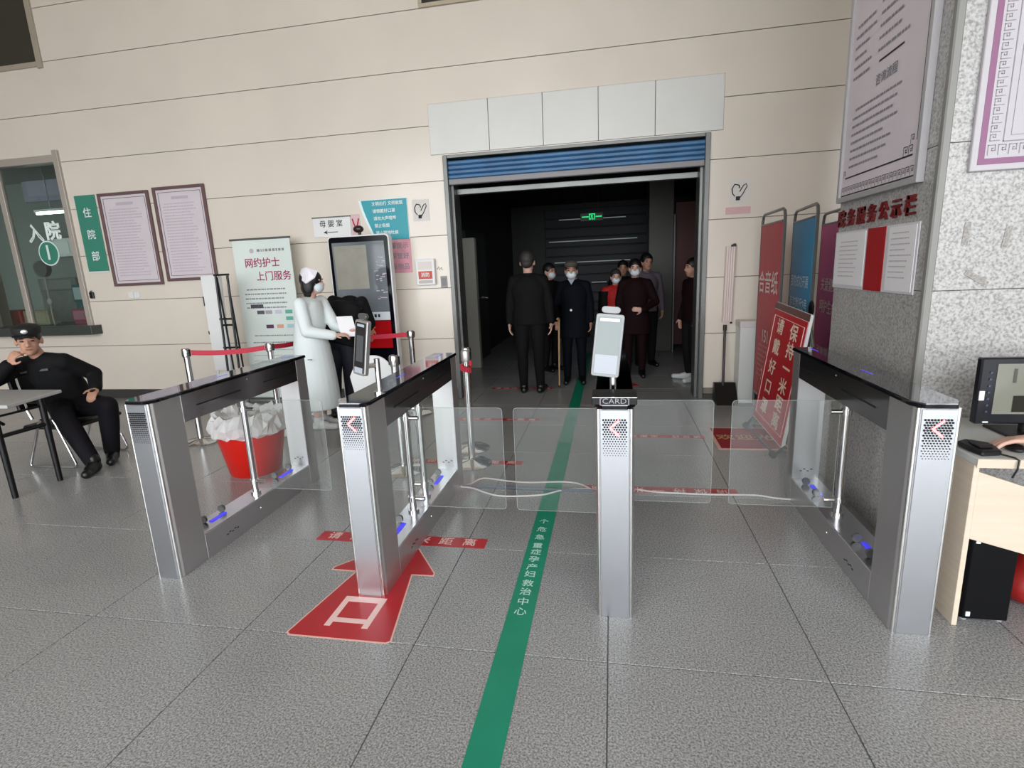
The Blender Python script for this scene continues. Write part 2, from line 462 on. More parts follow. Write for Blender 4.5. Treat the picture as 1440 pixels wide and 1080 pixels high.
# hall shell outside the picture: side walls, ceiling, glazed entrance front
struct(MB().box(HALL_X0-0.2, HALL_X0, -5.4, WALL_Y+0.3, -0.1, CEIL).build('wall_left', M_hallwall), 'plain hall wall')
struct(MB().box(HALL_X1, HALL_X1+0.2, -5.4, WALL_Y+0.3, -0.1, CEIL).build('wall_right', M_hallwall), 'plain hall wall')
struct(MB().box(HALL_X0-0.2, HALL_X1+0.2, -5.4, WALL_Y+0.3, CEIL, CEIL+0.2).build('ceiling', M_ceil), 'plain beige hall ceiling')
wf = wall_rect(MB(), HALL_X0, HALL_X1, -0.1, CEIL, FACADE_Y-0.2, FACADE_Y, [(FACADE[0], FACADE[1], FACADE[2], FACADE[3])])
wall_front = struct(wf.build('wall_front', M_hallwall), 'entrance front with tall openings')
for k in range(1, 8):
    x = lerp(FACADE[0], FACADE[1], k/8)
    MB().box(x-0.04, x+0.04, FACADE_Y-0.15, FACADE_Y-0.03, FACADE[2], FACADE[3]).build('mullion', M_framegrey, wall_front)
MB().box(FACADE[0], FACADE[1], FACADE_Y-0.15, FACADE_Y-0.03, 2.5, 2.6).build('transom', M_framegrey, wall_front)

# door: steel frame, rolled-up blue shutter
door = MB()
for s, x in ((1, DOOR_X0), (-1, DOOR_X1)):
    x1 = x+s*0.05; x2 = x+s*0.085
    door.box(min(x, x1), max(x, x1), WALL_Y-0.03, WALL_Y+0.3, 0, DOOR_H)
    door.box(min(x1, x2), max(x1, x2), WALL_Y+0.06, WALL_Y+0.3, 0, DOOR_H-0.05)
door.box(DOOR_X0+.05, DOOR_X1-.05, WALL_Y-0.028, WALL_Y+0.3, DOOR_H-0.035, DOOR_H)
door_1 = struct(door.build('door_1', M_framegrey, bevel=0.004), 'wide grey steel doorway to the dark corridor')
for k in range(4):
    z = 2.745-k*0.05
    MB().prism([(DOOR_X0+.05, WALL_Y+0.02+d, z+dz) for d, dz in ((0.0, 0), (-0.012, -0.012), (-0.012, -0.036), (0, -0.048), (0.02, -0.048), (0.02, 0))], (DOOR_X1-DOOR_X0-.1, 0, 0)).build('shutter_slat', M_blueshut, door_1)
MB().box(DOOR_X0+.05, DOOR_X1-.05, WALL_Y-0.01, WALL_Y+0.06, 2.485, 2.545).build('shutter_bottom_bar', M_shutbar, door_1, bevel=0.006)
MB().box(DOOR_X0+.085, DOOR_X1-.085, WALL_Y+0.18, WALL_Y+0.26, 2.40, 2.46).build('shutter_guide_rail', M_framegrey, door_1, bevel=0.004)

# dark corridor behind the door
CX0, CX1, CY1, CH = -2.35, 1.75, 13.0, 2.95
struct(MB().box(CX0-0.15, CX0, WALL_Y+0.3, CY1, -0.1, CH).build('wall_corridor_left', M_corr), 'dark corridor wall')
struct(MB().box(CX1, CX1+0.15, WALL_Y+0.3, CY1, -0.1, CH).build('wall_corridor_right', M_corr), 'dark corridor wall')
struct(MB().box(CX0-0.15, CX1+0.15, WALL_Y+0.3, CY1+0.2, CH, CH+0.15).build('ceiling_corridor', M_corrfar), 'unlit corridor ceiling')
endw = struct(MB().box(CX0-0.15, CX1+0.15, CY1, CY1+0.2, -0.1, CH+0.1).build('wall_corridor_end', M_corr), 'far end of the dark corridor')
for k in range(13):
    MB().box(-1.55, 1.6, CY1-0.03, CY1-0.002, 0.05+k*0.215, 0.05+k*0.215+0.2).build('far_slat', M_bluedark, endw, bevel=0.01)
M_gleam = mat('daylight_gap', '#aab4b8', 0.4, emit=('#c8d4da', 0.16))
for u0, v0, u1, v1 in ((786, 310, 824, 307), (845, 307, 880, 304), (772, 341, 896, 334), (780, 370, 886, 365), (832, 397, 853, 396)):
    a = wy(u0, v0, CY1-0.035); c = wy(u1, v1, CY1-0.035)
    MB().box(a.x, c.x, CY1-0.036, CY1-0.03, (a.z+c.z)/2-0.009, (a.z+c.z)/2+0.009).build('light_gap', M_gleam, endw)
dj = struct(MB().box(CX0+.002, CX0+0.12, 8.3, 9.6, 0, 2.15).build('door_2', mat('corridor_door_dark', '#1f1f20', 0.35), bevel=0.004), 'dark side door in the corridor')
MB().box(CX0+.002, CX0+0.28, 8.18, 8.30, 0, 2.02).build('door_edge', mat('door_edge_pale', '#a7a49a', 0.4), dj, bevel=0.003)
MB().cyl((CX0+.13, 9.35, 1.05), (CX0+.18, 9.35, 1.05), .025).build('door_handle', M_chrome, dj)
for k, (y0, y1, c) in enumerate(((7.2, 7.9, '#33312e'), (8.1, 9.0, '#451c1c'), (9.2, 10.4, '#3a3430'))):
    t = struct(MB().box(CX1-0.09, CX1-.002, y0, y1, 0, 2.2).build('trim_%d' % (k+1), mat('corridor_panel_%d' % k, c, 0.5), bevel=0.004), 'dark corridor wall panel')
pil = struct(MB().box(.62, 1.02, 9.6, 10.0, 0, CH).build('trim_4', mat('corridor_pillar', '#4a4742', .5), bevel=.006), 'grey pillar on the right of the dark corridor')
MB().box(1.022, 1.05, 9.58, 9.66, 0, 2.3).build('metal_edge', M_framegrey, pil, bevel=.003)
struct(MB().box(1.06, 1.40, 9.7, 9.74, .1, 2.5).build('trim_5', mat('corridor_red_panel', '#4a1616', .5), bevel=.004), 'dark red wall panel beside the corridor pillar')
ex = thing('exit_sign', 'small glowing green exit sign hanging in the dark corridor', 'sign', (0, 0, 0))
p = wy(832, 305, 10.0); ex.location = p
MB().box(p.x-.20, p.x+.20, 9.98, 10.01, p.z-.07, p.z+.07).build('housing', M_black, ex, bevel=.004)
MB().cyl((p.x-.12, 10, p.z+.07), (p.x-.12, 10, CH), .006).cyl((p.x+.12, 10, p.z+.07), (p.x+.12, 10, CH), .006).build('hanger', M_black, ex)
M_exit = mat('exit_glow', '#19d47c', 0.5, emit=('#15c870', 0.9))
gm = MB()
gm.box(p.x-.17, p.x-.05, 9.974, 9.979, p.z-.008, p.z+.012).box(p.x+.07, p.x+.18, 9.974, 9.979, p.z-.008, p.z+.012)
gm.box(p.x-.045, p.x-.03, 9.974, 9.979, p.z-.05, p.z+.05).box(p.x+.045, p.x+.06, 9.974, 9.979, p.z-.05, p.z+.05).box(p.x-.045, p.x+.06, 9.974, 9.979, p.z+.04, p.z+.055)
gm.box(p.x-.012, p.x+.02, 9.974, 9.979, p.z+.008, p.z+.03).box(p.x-.005, p.x+.015, 9.974, 9.979, p.z-.02, p.z+.008).box(p.x-.025, p.x-.005, 9.974, 9.979, p.z-.045, p.z-.02).box(p.x+.012, p.x+.03, 9.974, 9.979, p.z-.05, p.z-.02)
gm.build('pictogram', M_exit, ex)

# admission window with the office behind it
w1 = MB(); x0, x1, z0, z1 = WIN
w1.box(x0-.0, x0+.07, WALL_Y-.02, WALL_Y+.12, z0, z1).box(x1-.05, x1+.03, WALL_Y-.035, WALL_Y+.12, z0, z1+.05).box(x0+.07, x1-.05, WALL_Y-.018, WALL_Y+.12, z1-.09, z1)
w1.box(-8.10, -8.02, WALL_Y+.02, WALL_Y+.08, z0, z1-.09)
window_1 = struct(w1.build('window_1', mat('window_frame_grey', '#b3aba2', 0.4, 0.2), bevel=.004), 'grey framed admission window with dark office behind')
MB().box(x0+.07, -8.10, WALL_Y+.05, WALL_Y+.056, z0, z1-.09).build('pane', M_winglass, window_1)
MB().box(-8.02, x1-.05, WALL_Y+.05, WALL_Y+.056, z0, z1-.09).build('pane', M_winglass, window_1)
MB().box(x0-.1, x1+.14, WALL_Y-.16, WALL_Y+.1, z0-.09, z0+.03).build('window_sill', mat('sill_dark_stone', '#39403d', 0.3), window_1, bevel=.004)
lettering('window_lettering', '入', .25, mat('window_white', '#e8f2ee', .5), window_1, (-7.67, WALL_Y+.047, 2.26), (1, 0, 0), (0, 0, 1), outline=.035)
lettering('window_lettering', '院', .25, bpy.data.materials['window_white'], window_1, (-7.38, WALL_Y+.047, 2.28), (1, 0, 0), (0, 0, 1), outline=.035)
MB().cyl((-7.52, WALL_Y+.046, 2.01), (-7.52, WALL_Y+.049, 2.01), .165, n=32).build('number_ring', bpy.data.materials['window_white'], window_1)
MB().cyl((-7.52, WALL_Y+.043, 2.01), (-7.52, WALL_Y+.046, 2.01), .148, n=32).build('number_disc', M_greensign, window_1)
lettering('window_lettering', '1', .27, bpy.data.materials['window_white'], window_1, (-7.52, WALL_Y+.041, 2.01), (1, 0, 0), (0, 0, 1), bold=.02)
M_office = mat('office_wall', '#55605b', 0.7)
for nm, bx_ in (('wall_office_back', (-13.0, -6.6, 9.2, 9.3, 0, 3.6)), ('wall_office_left', (-13.1, -13.0, WALL_Y+.3, 9.3, 0, 3.6)), ('wall_office_right', (-6.6, -6.5, WALL_Y+.3, 9.3, 0, 3.6)), ('ceiling_office', (-13.1, -6.5, WALL_Y+.3, 9.3, 3.6, 3.7)), ('floor_office', (-13.1, -6.5, WALL_Y+.3, 9.3, -.1, 0))):
    struct(MB().box(*bx_).build(nm, M_office), 'dim green-grey office behind the admission window')
p = wy(72, 299, 8.2)
tl = thing('tube_lamp', 'lit white tube lamp hanging inside the office window', 'lamp', (p.x, 8.2, p.z))
MB().cyl((p.x-.30, 8.2, p.z), (p.x+.35, 8.2, p.z), .022).build('tube', mat('tube_glow', '#ffffff', .4, emit=('#f4fff8', 16.0)), tl)
MB().box(p.x-.33, p.x+.38, 8.17, 8.23, p.z+.02, p.z+.06).cyl((p.x, 8.2, p.z+.06), (p.x, 8.2, 3.6), .008).build('fitting', M_white, tl)
w2 = MB(); x0, x1, z0, z1 = WIN2
w2.box(x0+.06, x1-.06, WALL_Y-.018, WALL_Y+.1, z0-.0, z0+.06).box(x1-.06, x1+.02, WALL_Y-.02, WALL_Y+.1, z0-.02, z1).box(x0+.06, x1-.06, WALL_Y-.018, WALL_Y+.1, z1-.06, z1).box(x0, x0+.06, WALL_Y-.02, WALL_Y+.1, z0, z1)
window_2 = struct(w2.build('window_2', mat('high_window_frame', '#a89e8e', .45), bevel=.003), 'high dark window with beige frame')
MB().box(x0+.06, x1-.06, WALL_Y+.03, WALL_Y+.036, z0+.06, z1-.06).build('pane', mat('dark_window_pane', '#3b3932', .25, 0, .5), window_2)

# granite column
CO = (1.45, 3.0, 2.85, 3.92)
colm = MB().box(CO[0]+.02, CO[1], CO[2]+.02, CO[3]-.02, -.05, CEIL)
column = struct(colm.build('wall_column', M_wjoint), 'speckled granite clad column')
cz = [0.0, .62, 1.335, 1.985, 2.62, 3.27, 3.9, 4.55, 5.2, 5.6]
for a, c in zip(cz, cz[1:]):
    MB().box(CO[0], CO[1], CO[2], CO[2]+.022, a+.0015, c-.0015).build('granite_slab', M_col, column, bevel=.0015)
    MB().box(CO[0], CO[0]+.022, CO[2]+.023, CO[3], a+.0015, c-.0015).build('granite_slab', M_col, column, bevel=.0015)
    MB().box(CO[0]+.023, CO[1], CO[3]-.022, CO[3], a+.0015, c-.0015).build('granite_slab', M_col, column, bevel=.0015)
MB().box(CO[0]-.006, CO[0]+.03, CO[2]-.006, CO[2]+.03, 0, CEIL).build('corner_guard', mat('corner_guard_grey', '#84837f', .45, 0), column, bevel=.006)

# ------------------------------------------------------------------ turnstile gates
GH, GY0, GY1 = 0.970, 2.14, 3.55
def gate(xc, w, label, arrow=True, posts=(), y0=GY0, dark_top=False, extra=None):
    x0, x1 = xc-w/2, xc+w/2
    g = thing('turnstile_gate', label, 'turnstile', (xc, y0, 0), 0, 'swing turnstile gates across the hall')
    ch = 0.028; zt = GH-0.020; py = y0+0.20; fy = GY1-0.12
    # near pillar: chamfered front, brushed plate on the front face
    MB().prism([(x0, py, 0), (x0, y0+ch, 0), (x0+ch*.55, y0+.004, 0), (x1-ch*.55, y0+.004, 0), (x1, y0+ch, 0), (x1, py, 0)], (0, 0, zt)).build('pillar', M_steel, g, bevel=.002)
    pl_ = MB().box(x0+ch*.55+.004, x1-ch*.55-.004, y0-.001, y0+.012, 0.0, zt-.004).build('front_plate', M_steel_plate, g, bevel=.0015)
    for s, xe in ((-1, x0), (1, x1)):
        MB().cyl((xe-s*ch*.42, y0+.010, 0.0), (xe-s*ch*.42, y0+.010, zt), .0085, n=10).build('edge_strip', M_steel_edge, g, smooth=True)
    MB().box(x0, x1, fy, GY1, 0, zt).build('pillar', M_steel, g, bevel=.003)
    bm_ = MB().box(x0, x1, py, fy, .80, zt).build('beam', M_steel_dark, g, bevel=.002)
    MB().box(x0, x1, py, fy, 0, .15).build('base_beam', M_steel, g, bevel=.002)
    MB().box(x0+.004, x1-.004, py+.002, fy-.002, .15, .1535).build('base_plate', mat_base, g)
    # black glass cover with clipped front corners
    c2 = .045
    MB().prism([(x0-.006, GY1+.006, zt), (x0-.006, y0+c2, zt), (x0+c2*.6, y0-.008, zt), (x1-c2*.6, y0-.008, zt), (x1+.006, y0+c2, zt), (x1+.006, GY1+.006, zt)], (0, 0, .015)).build('cover_rim', M_blackglass, g, bevel=.002)
    MB().prism([(x0-.003, GY1+.003, zt+.015), (x0-.003, y0+c2, zt+.015), (x0+c2*.6, y0-.005, zt+.015), (x1-c2*.6, y0-.005, zt+.015), (x1+.003, y0+c2, zt+.015), (x1+.003, GY1+.003, zt+.015)], (0, 0, .005)).build('top_cover', M_topcover, g)
    # perforated indicator window
    hb = MB(); lb = MB(); rows, cols = 16, 9; pw = .092; ph = .152; ztop = .905
    for r in range(rows):
        for c in range(cols):
            x = xc-pw/2+pw*(c+(.5 if r % 2 else 0))/(cols-.5); z = ztop-ph*r/(rows-1)
            rad = .0046*(1-.62*max(0, r-4)/(rows-5))
            hb.cyl((x, y0-.0015, z), (x, y0-.003, z), rad, n=6)
    ho = hb.build('perforation', M_hole, pl_); ho['kind'] = 'stuff'
    if arrow:
        za = ztop-.034; xa = xc-.024; w_ = .0075
        lb.prism([(xa, y0-.0034, za), (xa+w_, y0-.0034, za+w_), (xa+.040, y0-.0034, za+.033+w_*.6), (xa+.040+w_*.6, y0-.0034, za+.031-w_*.4), (xa+w_*1.5, y0-.0034, za), (xa+.040+w_*.6, y0-.0034, za-.031+w_*.4), (xa+.040, y0-.0034, za-.033-w_*.6), (xa+w_, y0-.0034, za-w_)], (0, .0004, 0))
        lo = lb.build('led_arrow', M_led, pl_); lo['label'] = 'glowing red arrow pointing sideways'
    # slots, rivets, sensors and blue strips
    for sx in (x0, x1):
        e = -.0012 if sx == x0 else .0012
        for ya in (py+.10, py+.68):
            MB().box(min(sx, sx+e), max(sx, sx+e), ya, ya+.36, .868, .876).build('slot', M_black, bm_)
        MB().ell((sx, (py+fy)/2, .925), (.004, .006, .006), 8).build('rivet', M_chrome, bm_)
        MB().ell((sx, (py+fy)/2-.05, .085), (.004, .006, .006), 8).build('rivet', M_chrome, bm_)
        vb = MB()
        for k in range(5): vb.box(min(sx, sx+e), max(sx, sx+e), py+.16+k*.022, py+.175+k*.022, .06+.008*(k % 2), .066+.008*(k % 2))
        vo = vb.build('vent', M_black, g); vo['kind'] = 'stuff'
    vb = MB()
    for k in range(4): vb.box(xc-.035+k*.02, xc-.022+k*.02, fy-.0012, fy, .20+.012*(k % 2), .206+.012*(k % 2))
    vo = vb.build('vent', M_black, g); vo['kind'] = 'stuff'
    for ya in (py+.12, py+.27, py+.80, py+.97):
        MB().cyl((xc-.03, ya-.008, .176), (xc-.03, ya+.008, .176), .022, n=14).box(xc-.034, xc-.026, ya-.006, ya+.006, .1535, .17).build('sensor', M_framegrey, g, smooth=True)
    for ya, yb in ((py+.14, py+.26), (py+.82, py+.96)):
        MB().box(xc-.012, xc+.012, ya, yb, .1537, .158).build('blue_strip', M_blueglow, g)
        MB().box(xc-.003, xc+.003, ya+.2, yb+.2, GH+.0002, GH+.0008).build('blue_strip', M_blueglow, g)  # thin glowing strip on the cover imitates the blue light reflected there
    for yp_, side, reach in posts:
        pm = MB().cyl((xc, yp_, .153), (xc, yp_, .80), .019, n=18).cyl((xc, yp_, .1535), (xc, yp_, .168), .032, n=18)
        po_ = pm.build('swing_post', M_chrome, g, smooth=True)
        xe = xc+side*reach
        for zc in (.235, .725):
            MB().cyl((xc, yp_, zc-.014), (xc, yp_, zc+.014), .027, n=16).cyl((xc+side*.01, yp_, zc), (xc+side*.075, yp_, zc), .013, n=12).build('clamp', M_chrome, po_, smooth=True)
        r = .018; xi = xc+side*.03; zb, zt2 = .19, .785
        pts = [(xi, zb), (xe-side*r, zb), (xe-side*r*.3, zb+r*.3), (xe, zb+r), (xe, zt2-r), (xe-side*r*.3, zt2-r*.3), (xe-side*r, zt2), (xi, zt2)]
        gp = MB().prism([(x, yp_-.005, z) for x, z in pts], (0, .010, 0)).build('glass_panel', M_glass, g)
        eb = MB()
        for (xa, za), (xb, zb_) in zip(pts, pts[1:]+pts[:1]):
            eb.tube([(xa, yp_, za), (xb, yp_, zb_)], .0014, 4)
        eb.build('glass_edge', M_glassedge, gp)
    return g
mat_base = mat('base_plate_steel', '#d2d2d8', 0.22, 1.0)
g1 = gate(-2.315, .150, 'steel turnstile gate farthest from the granite column, dark unlit indicator', arrow=False, posts=((2.92, 1, .55),), y0=2.165)
g2 = gate(-1.154, .150, 'steel turnstile gate standing on the red floor arrow, dark tablet on top', posts=((2.75, 1, .56), (2.96, -1, .52)), y0=2.135)
g3 = gate(.009, .156, 'steel turnstile gate beside the green floor strip, white tablet on top', posts=((2.75, -1, .54), (2.93, 1, .53)), y0=2.12)
g4 = gate(1.193, .158, 'steel turnstile gate alongside the granite column and desk', posts=((2.93, -1, .56),), y0=2.155)
# card reader wedge on the third gate
cw = MB().prism([(-.082, 2.105, .972), (-.082, 2.112, 1.0), (-.082, 2.20, 1.016), (-.082, 2.20, .972)], (.180, 0, 0)).build('card_reader', mat('card_reader_black', '#08080a', .35, 0, .15), g3, bevel=.002)
lettering('card_lettering', '[CARD]', .030, M_printgrey, cw, (.008, 2.1075, .986), (1, 0, 0), (0, .24, .97), squeeze=1.2)
MB().box(-.080, .097, 2.110, 2.113, .9995, 1.0025).build('card_reader_edge', M_steel_edge, cw)

# ------------------------------------------------------------------ face terminals on the gates
def terminal(name, label, cx, cy, zb, w, h, roll, yawr, tilt, screen, rim, pole_x, pole_y):
    t = thing(name, label, 'tablet', (pole_x, pole_y, GH), 0, 'face terminals on the gates')
    R = Euler((-tilt, 0, yawr), 'XYZ').to_matrix() @ Matrix.Rotation(roll, 3, 'Y')
    o = Vector((cx, cy, zb+h/2))
    def L(x, y, z): return o + R @ Vector((x, y, z))
    def rr(wd, ht, r, y0, y1, m, nm, par, bev=0):
        pts = []
        for sx, sz, a0 in ((1, 1, 0), (-1, 1, 90), (-1, -1, 180), (1, -1, 270)):
            for k in range(4):
                a = math.radians(a0+30*k); pts.append(L(sx*(wd/2-r)+r*math.cos(a), y0, sz*(ht/2-r)+r*math.sin(a)))
        return MB().prism(pts, R @ Vector((0, y1-y0, 0))).build(nm, m, par, bevel=bev)
    body = rr(w, h, .010, -.010, .014, rim, 'housing', t, .002)
    rr(w-.016, h-.022, .006, -.0115, -.0098, screen[0], 'screen', body)
    b = MB(); a, c = h/2-.018, h/2-.030
    b.quad(L(-w/2+.018, -.0122, c), L(w/2-.018, -.0122, c), L(w/2-.018, -.0122, a), L(-w/2+.018, -.0122, a)); b.build('light_bar', screen[1], body)
    for q in screen[2]:
        MB().quad(*[L(x*w/2, -.0120, z*h/2) for x, z in q[0]]).build('screen_panel', q[1], body)
    # sensor bar above the housing
    pts = []
    for sx, a0 in ((1, -90), (-1, 90)):
        for k in range(7):
            an = math.radians(a0+30*k); pts.append(L(sx*(w*.5*.68-.014)+.014*math.cos(an), -.008, h/2+.017+.014*math.sin(an)))
    MB().prism(pts, R @ Vector((0, .018, 0))).build('sensor_bar', screen[3], body, bevel=.002)
    e = L(0, .014, -h*.35)
    MB().cyl((pole_x, pole_y, GH), (pole_x, pole_y, e.z+.03), .0135, n=16).tube([(pole_x, pole_y, e.z), (e.x, e.y, e.z)], .012, 8).build('pole', M_chrome, t, smooth=True)
    MB().cyl((pole_x, pole_y, GH), (pole_x, pole_y, GH+.012), .028, n=20).build('pole_foot', M_chrome, t, smooth=True)
    return t
scr_w = mat('screen_reflection_glow', '#30353a', .08, emit=('#b4c4c0', .36))  # glow stands in for daylight reflected in the glass
scr_bar = mat('lit_bar', '#90959a', .3, emit=('#ffffff', .6))
scr_d = mat('dark_screen', '#17181b', .05, 0, .8)
scr_g = mat('painted_reflection_panel', '#4a4c4e', .1)  # paler colour paints a dim reflection on the dark glass
scr_b = mat('bright_screen_patch', '#555a60', .2, emit=('#dfe6f4', .42))
M_rim = mat('terminal_rim', '#8f9092', .3)
terminal('face_terminal', 'white-rimmed face terminal with pale reflection painted on its screen on the gate by the green strip', -.018, 2.215, 1.068, .114, .258, .10, -.05, .10, (scr_w, scr_bar, [([(-.8, -.9), (.8, -.9), (.8, -.3), (-.8, -.3)], scr_b)], M_rim), M_rim, .003, 2.25)
terminal('face_terminal', 'slim face terminal with dark glass screen on the gate over the red arrow', -1.136, 2.27, 1.070, .084, .256, .13, -.42, .08, (scr_d, scr_b, [([(-.55, -.5), (.55, -.5), (.55, .45), (-.55, .45)], scr_g), ([(-.7, -.92), (.62, -.92), (.62, -.72), (-.7, -.72)], scr_b)], M_framegrey), M_steel, -1.092, 2.32)

# ------------------------------------------------------------------ floor stickers, strip and cables
def poly_sticker(pts, m, parent, name, z0, z1):
    return MB().prism([(x, y, z0) for x, y in pts], (0, 0, z1-z0)).build(name, m, parent)
gs = thing('floor_strip', 'long green floor strip with white characters leading to the corridor', 'floor strip', (-.42, 3.5, 0))
poly_sticker([(-.470, 1.0), (-.350, 1.0), (-.362, 9.5), (-.482, 9.5)], M_greenstrip, gs, 'strip', .0004, .0016)
txt = '个危急重症孕产妇救治中心'
ys = [wz(760-28*k/11, v)[1] for k, v in enumerate((734, 745, 756, 768, 777, 787, 798, 808, 821, 833, 847, 861))]
for k, ch in enumerate(txt):
    lettering('character', ch, .060, M_stripe_txt, gs, (-.4135-.0012*ys[k]+.002, ys[k], .0018), (1, 0, 0), (0, 1, 0), eps=.0004, bold=.008)
ar = thing('floor_arrow', 'large red floor arrow sticker with a white character under the gate', 'floor sticker', (-1.17, 2.1, 0))
apts = [(-1.42, 1.842), (-1.40, 1.825), (-.945, 1.825), (-.925, 1.842), (-1.018, 2.335), (-.905, 2.337), (-.905, 2.365), (-1.165, 2.72), (-1.475, 2.365), (-1.475, 2.337), (-1.335, 2.335)]
cxa = sum(p[0] for p in apts)/len(apts); cya = sum(p[1] for p in apts)/len(apts)
def inset(pts, d):
    out = []; n = len(pts)
    for i in range(n):
        a, b, c = Vector(pts[i-1]), Vector(pts[i]), Vector(pts[(i+1) % n])
        n1 = Vector((-(b-a).y, (b-a).x)).normalized(); n2 = Vector((-(c-b).y, (c-b).x)).normalized()
        nn = (n1+n2).normalized(); out.append(tuple(b+nn*(d/max(.35, nn.dot(n1)))))
    return out
poly_sticker(apts, M_cream, ar, 'border', .0004, .0012)
poly_sticker(inset(apts, .008), M_red, ar, 'sticker', .0006, .0018)
fr = MB()
for x0, x1, y0, y1 in ((-1.275, -1.245, 1.905, 2.125), (-1.095, -1.065, 1.905, 2.125), (-1.245, -1.095, 1.935, 1.965), (-1.245, -1.095, 2.085, 2.125)):
    fr.box(x0, x1, y0, y1, .0017, .0024)
fr.build('character', M_redtext, ar)
def red_strip(label, x0, x1, y0, y1, text, n=None, flip=False):
    s = thing('distance_strip', label, 'floor sticker', ((x0+x1)/2, (y0+y1)/2, 0), 0, 'red keep-your-distance floor strips')
    poly_sticker([(x0, y0), (x1, y0), (x1, y1), (x0, y1)], M_red, s, 'strip', .0004, .0016)
    for k, ch in enumerate(text):
        x = lerp(x0, x1, (k+.7)/(len(text)+.4)); d = -1 if flip else 1
        if flip: x = x0+x1-x
        lettering('character', ch, min(.085, (y1-y0)*.85), M_redtext, s, (x, (y0+y1)/2, .0018), (d, 0, 0), (0, d, 0), eps=.0004, bold=.01)
    return s
red_strip('red distance strip with white characters crossing under the gate on the arrow', -1.74, -.71, 2.635, 2.74, '请保持一米距离')
red_strip('red distance strip on the floor behind the gate with the white tablet', -.205, .82, 3.475, 3.575, '请保持一米距离', flip=True)
red_strip('short red distance strip beside two chrome barrier posts', -1.70, -.71, 3.93, 4.02, '请保持一米距离')
red_strip('thin red distance strip on the floor near the doorway threshold', -1.60, -.73, 5.17, 5.26, '请保持一米距离')
red_strip('faint red distance strip on the floor short of the red mat', .12, .80, 4.68, 4.76, '请保持一米距离', flip=True)
red_strip('red distance strip inside the dark corridor behind the doorway', -1.55, -.75, 6.62, 6.72, '请保持一米距离')
pa = thing('floor_arrow', 'small dim red floor arrow just inside the corridor', 'floor sticker', (.17, 6.75, 0))
poly_sticker([(.06, 6.35), (.26, 6.35), (.26, 6.8), (.36, 6.8), (.16, 7.15), (-.02, 6.8), (.06, 6.8)], M_red, pa, 'sticker', .0004, .0016)
matm = thing('floor_mat', 'red floor mat with pale characters and cream edge under the signboard', 'mat', (1.12, 4.7, 0))
poly_sticker([(.855, 4.395), (1.42, 4.395), (1.42, 5.0), (.855, 5.0)], M_cream, matm, 'border', .0, .004)
poly_sticker([(.885, 4.42), (1.395, 4.42), (1.395, 4.975), (.885, 4.975)], mat('mat_red', '#9c2430', .85, mottled=(20, .15)), matm, 'pile', .001, .006)
for k, ch in enumerate('欢迎光'):
    lettering('character', ch, .15, mat('mat_text', '#c9a878', .8) if k == 0 else bpy.data.materials['mat_text'], matm, (.97+k*.155, 4.70, .0062), (1, 0, 0), (0, 1, 0), eps=.0005, bold=.012)
def cable(label, pts, r, m, name='floor_cable'):
    P = [wz(u, v) for u, v in pts]; out = []
    for i in range(len(P)-1):
        a, b, c, d = P[max(i-1, 0)], P[i], P[i+1], P[min(i+2, len(P)-1)]
        for k in range(6):
            t = k/6; out.append(.5*((2*b)+(c-a)*t+(2*a-5*b+4*c-d)*t*t+(3*b-a-3*c+d)*t**3))
    out.append(P[-1]); o = MB().tube([(q.x, q.y, r+.0022) for q in out], r, 6).build(name, m, smooth=True)
    return tag(o, label, 'cable')
M_cable = mat('white_cable', '#d9d2d0', .5)
cable('white cable looping away on the floor between the two middle gates', [(648, 685), (662, 682), (680, 674), (715, 678), (745, 680), (790, 679), (815, 682), (832, 690)], .006, M_cable)
cable('white cable bowing toward the green strip text between the two middle gates', [(648, 686), (665, 688), (685, 695), (705, 699), (735, 699), (765, 697), (790, 691), (820, 689), (834, 690)], .006, M_cable)
cable('grey cable lying straight on the floor across the green strip', [(650, 685), (700, 687), (760, 690), (834, 692)], .009, mat('grey_cable', '#5b6274', .5))
cable('white cable on the floor from the white tablet gate to the column gate', [(897, 690), (930, 694), (1000, 697), (1060, 698), (1090, 702), (1112, 704)], .006, M_cable)

# ------------------------------------------------------------------ barrier posts and belts
def stanchion(label, x, y, h=.93, wrap=False):
    s = thing('barrier_post', label, 'barrier post', (x, y, 0), 0, 'chrome belt barrier posts')
    MB().lathe((x, y, 0), [(.155, 0), (.16, .012), (.13, .03), (.04, .042), (.03, .05)], 32).build('base', M_chrome, s, smooth=True)
    MB().cyl((x, y, .04), (x, y, h-.075), .028, n=20).build('pole', M_chrome, s, smooth=True)
    MB().lathe((x, y, 0), [(.034, h-.085), (.036, h-.075), (.036, h-.008), (.031, h)], 20).build('head', M_steel if wrap else M_chrome, s, smooth=True)
    for a in (0, PI):
        MB().box(x+.034*math.cos(a)-.008, x+.034*math.cos(a)+.008, y-.014, y+.014, h-.075, h-.012).build('belt_clip', M_black, s, bevel=.003)
    if wrap:
        hb = MB()
        for k in range(14): 
            a0 = 2*PI*k/14; z = h-.10-.004*k
            hb.box(x+.037*math.cos(a0)-.01, x+.037*math.cos(a0)+.01, y+.037*math.sin(a0)-.01, y+.037*math.sin(a0)+.01, z-.02, z+.02)
        hb.build('belt_wrap', M_beltred, s)
    return s
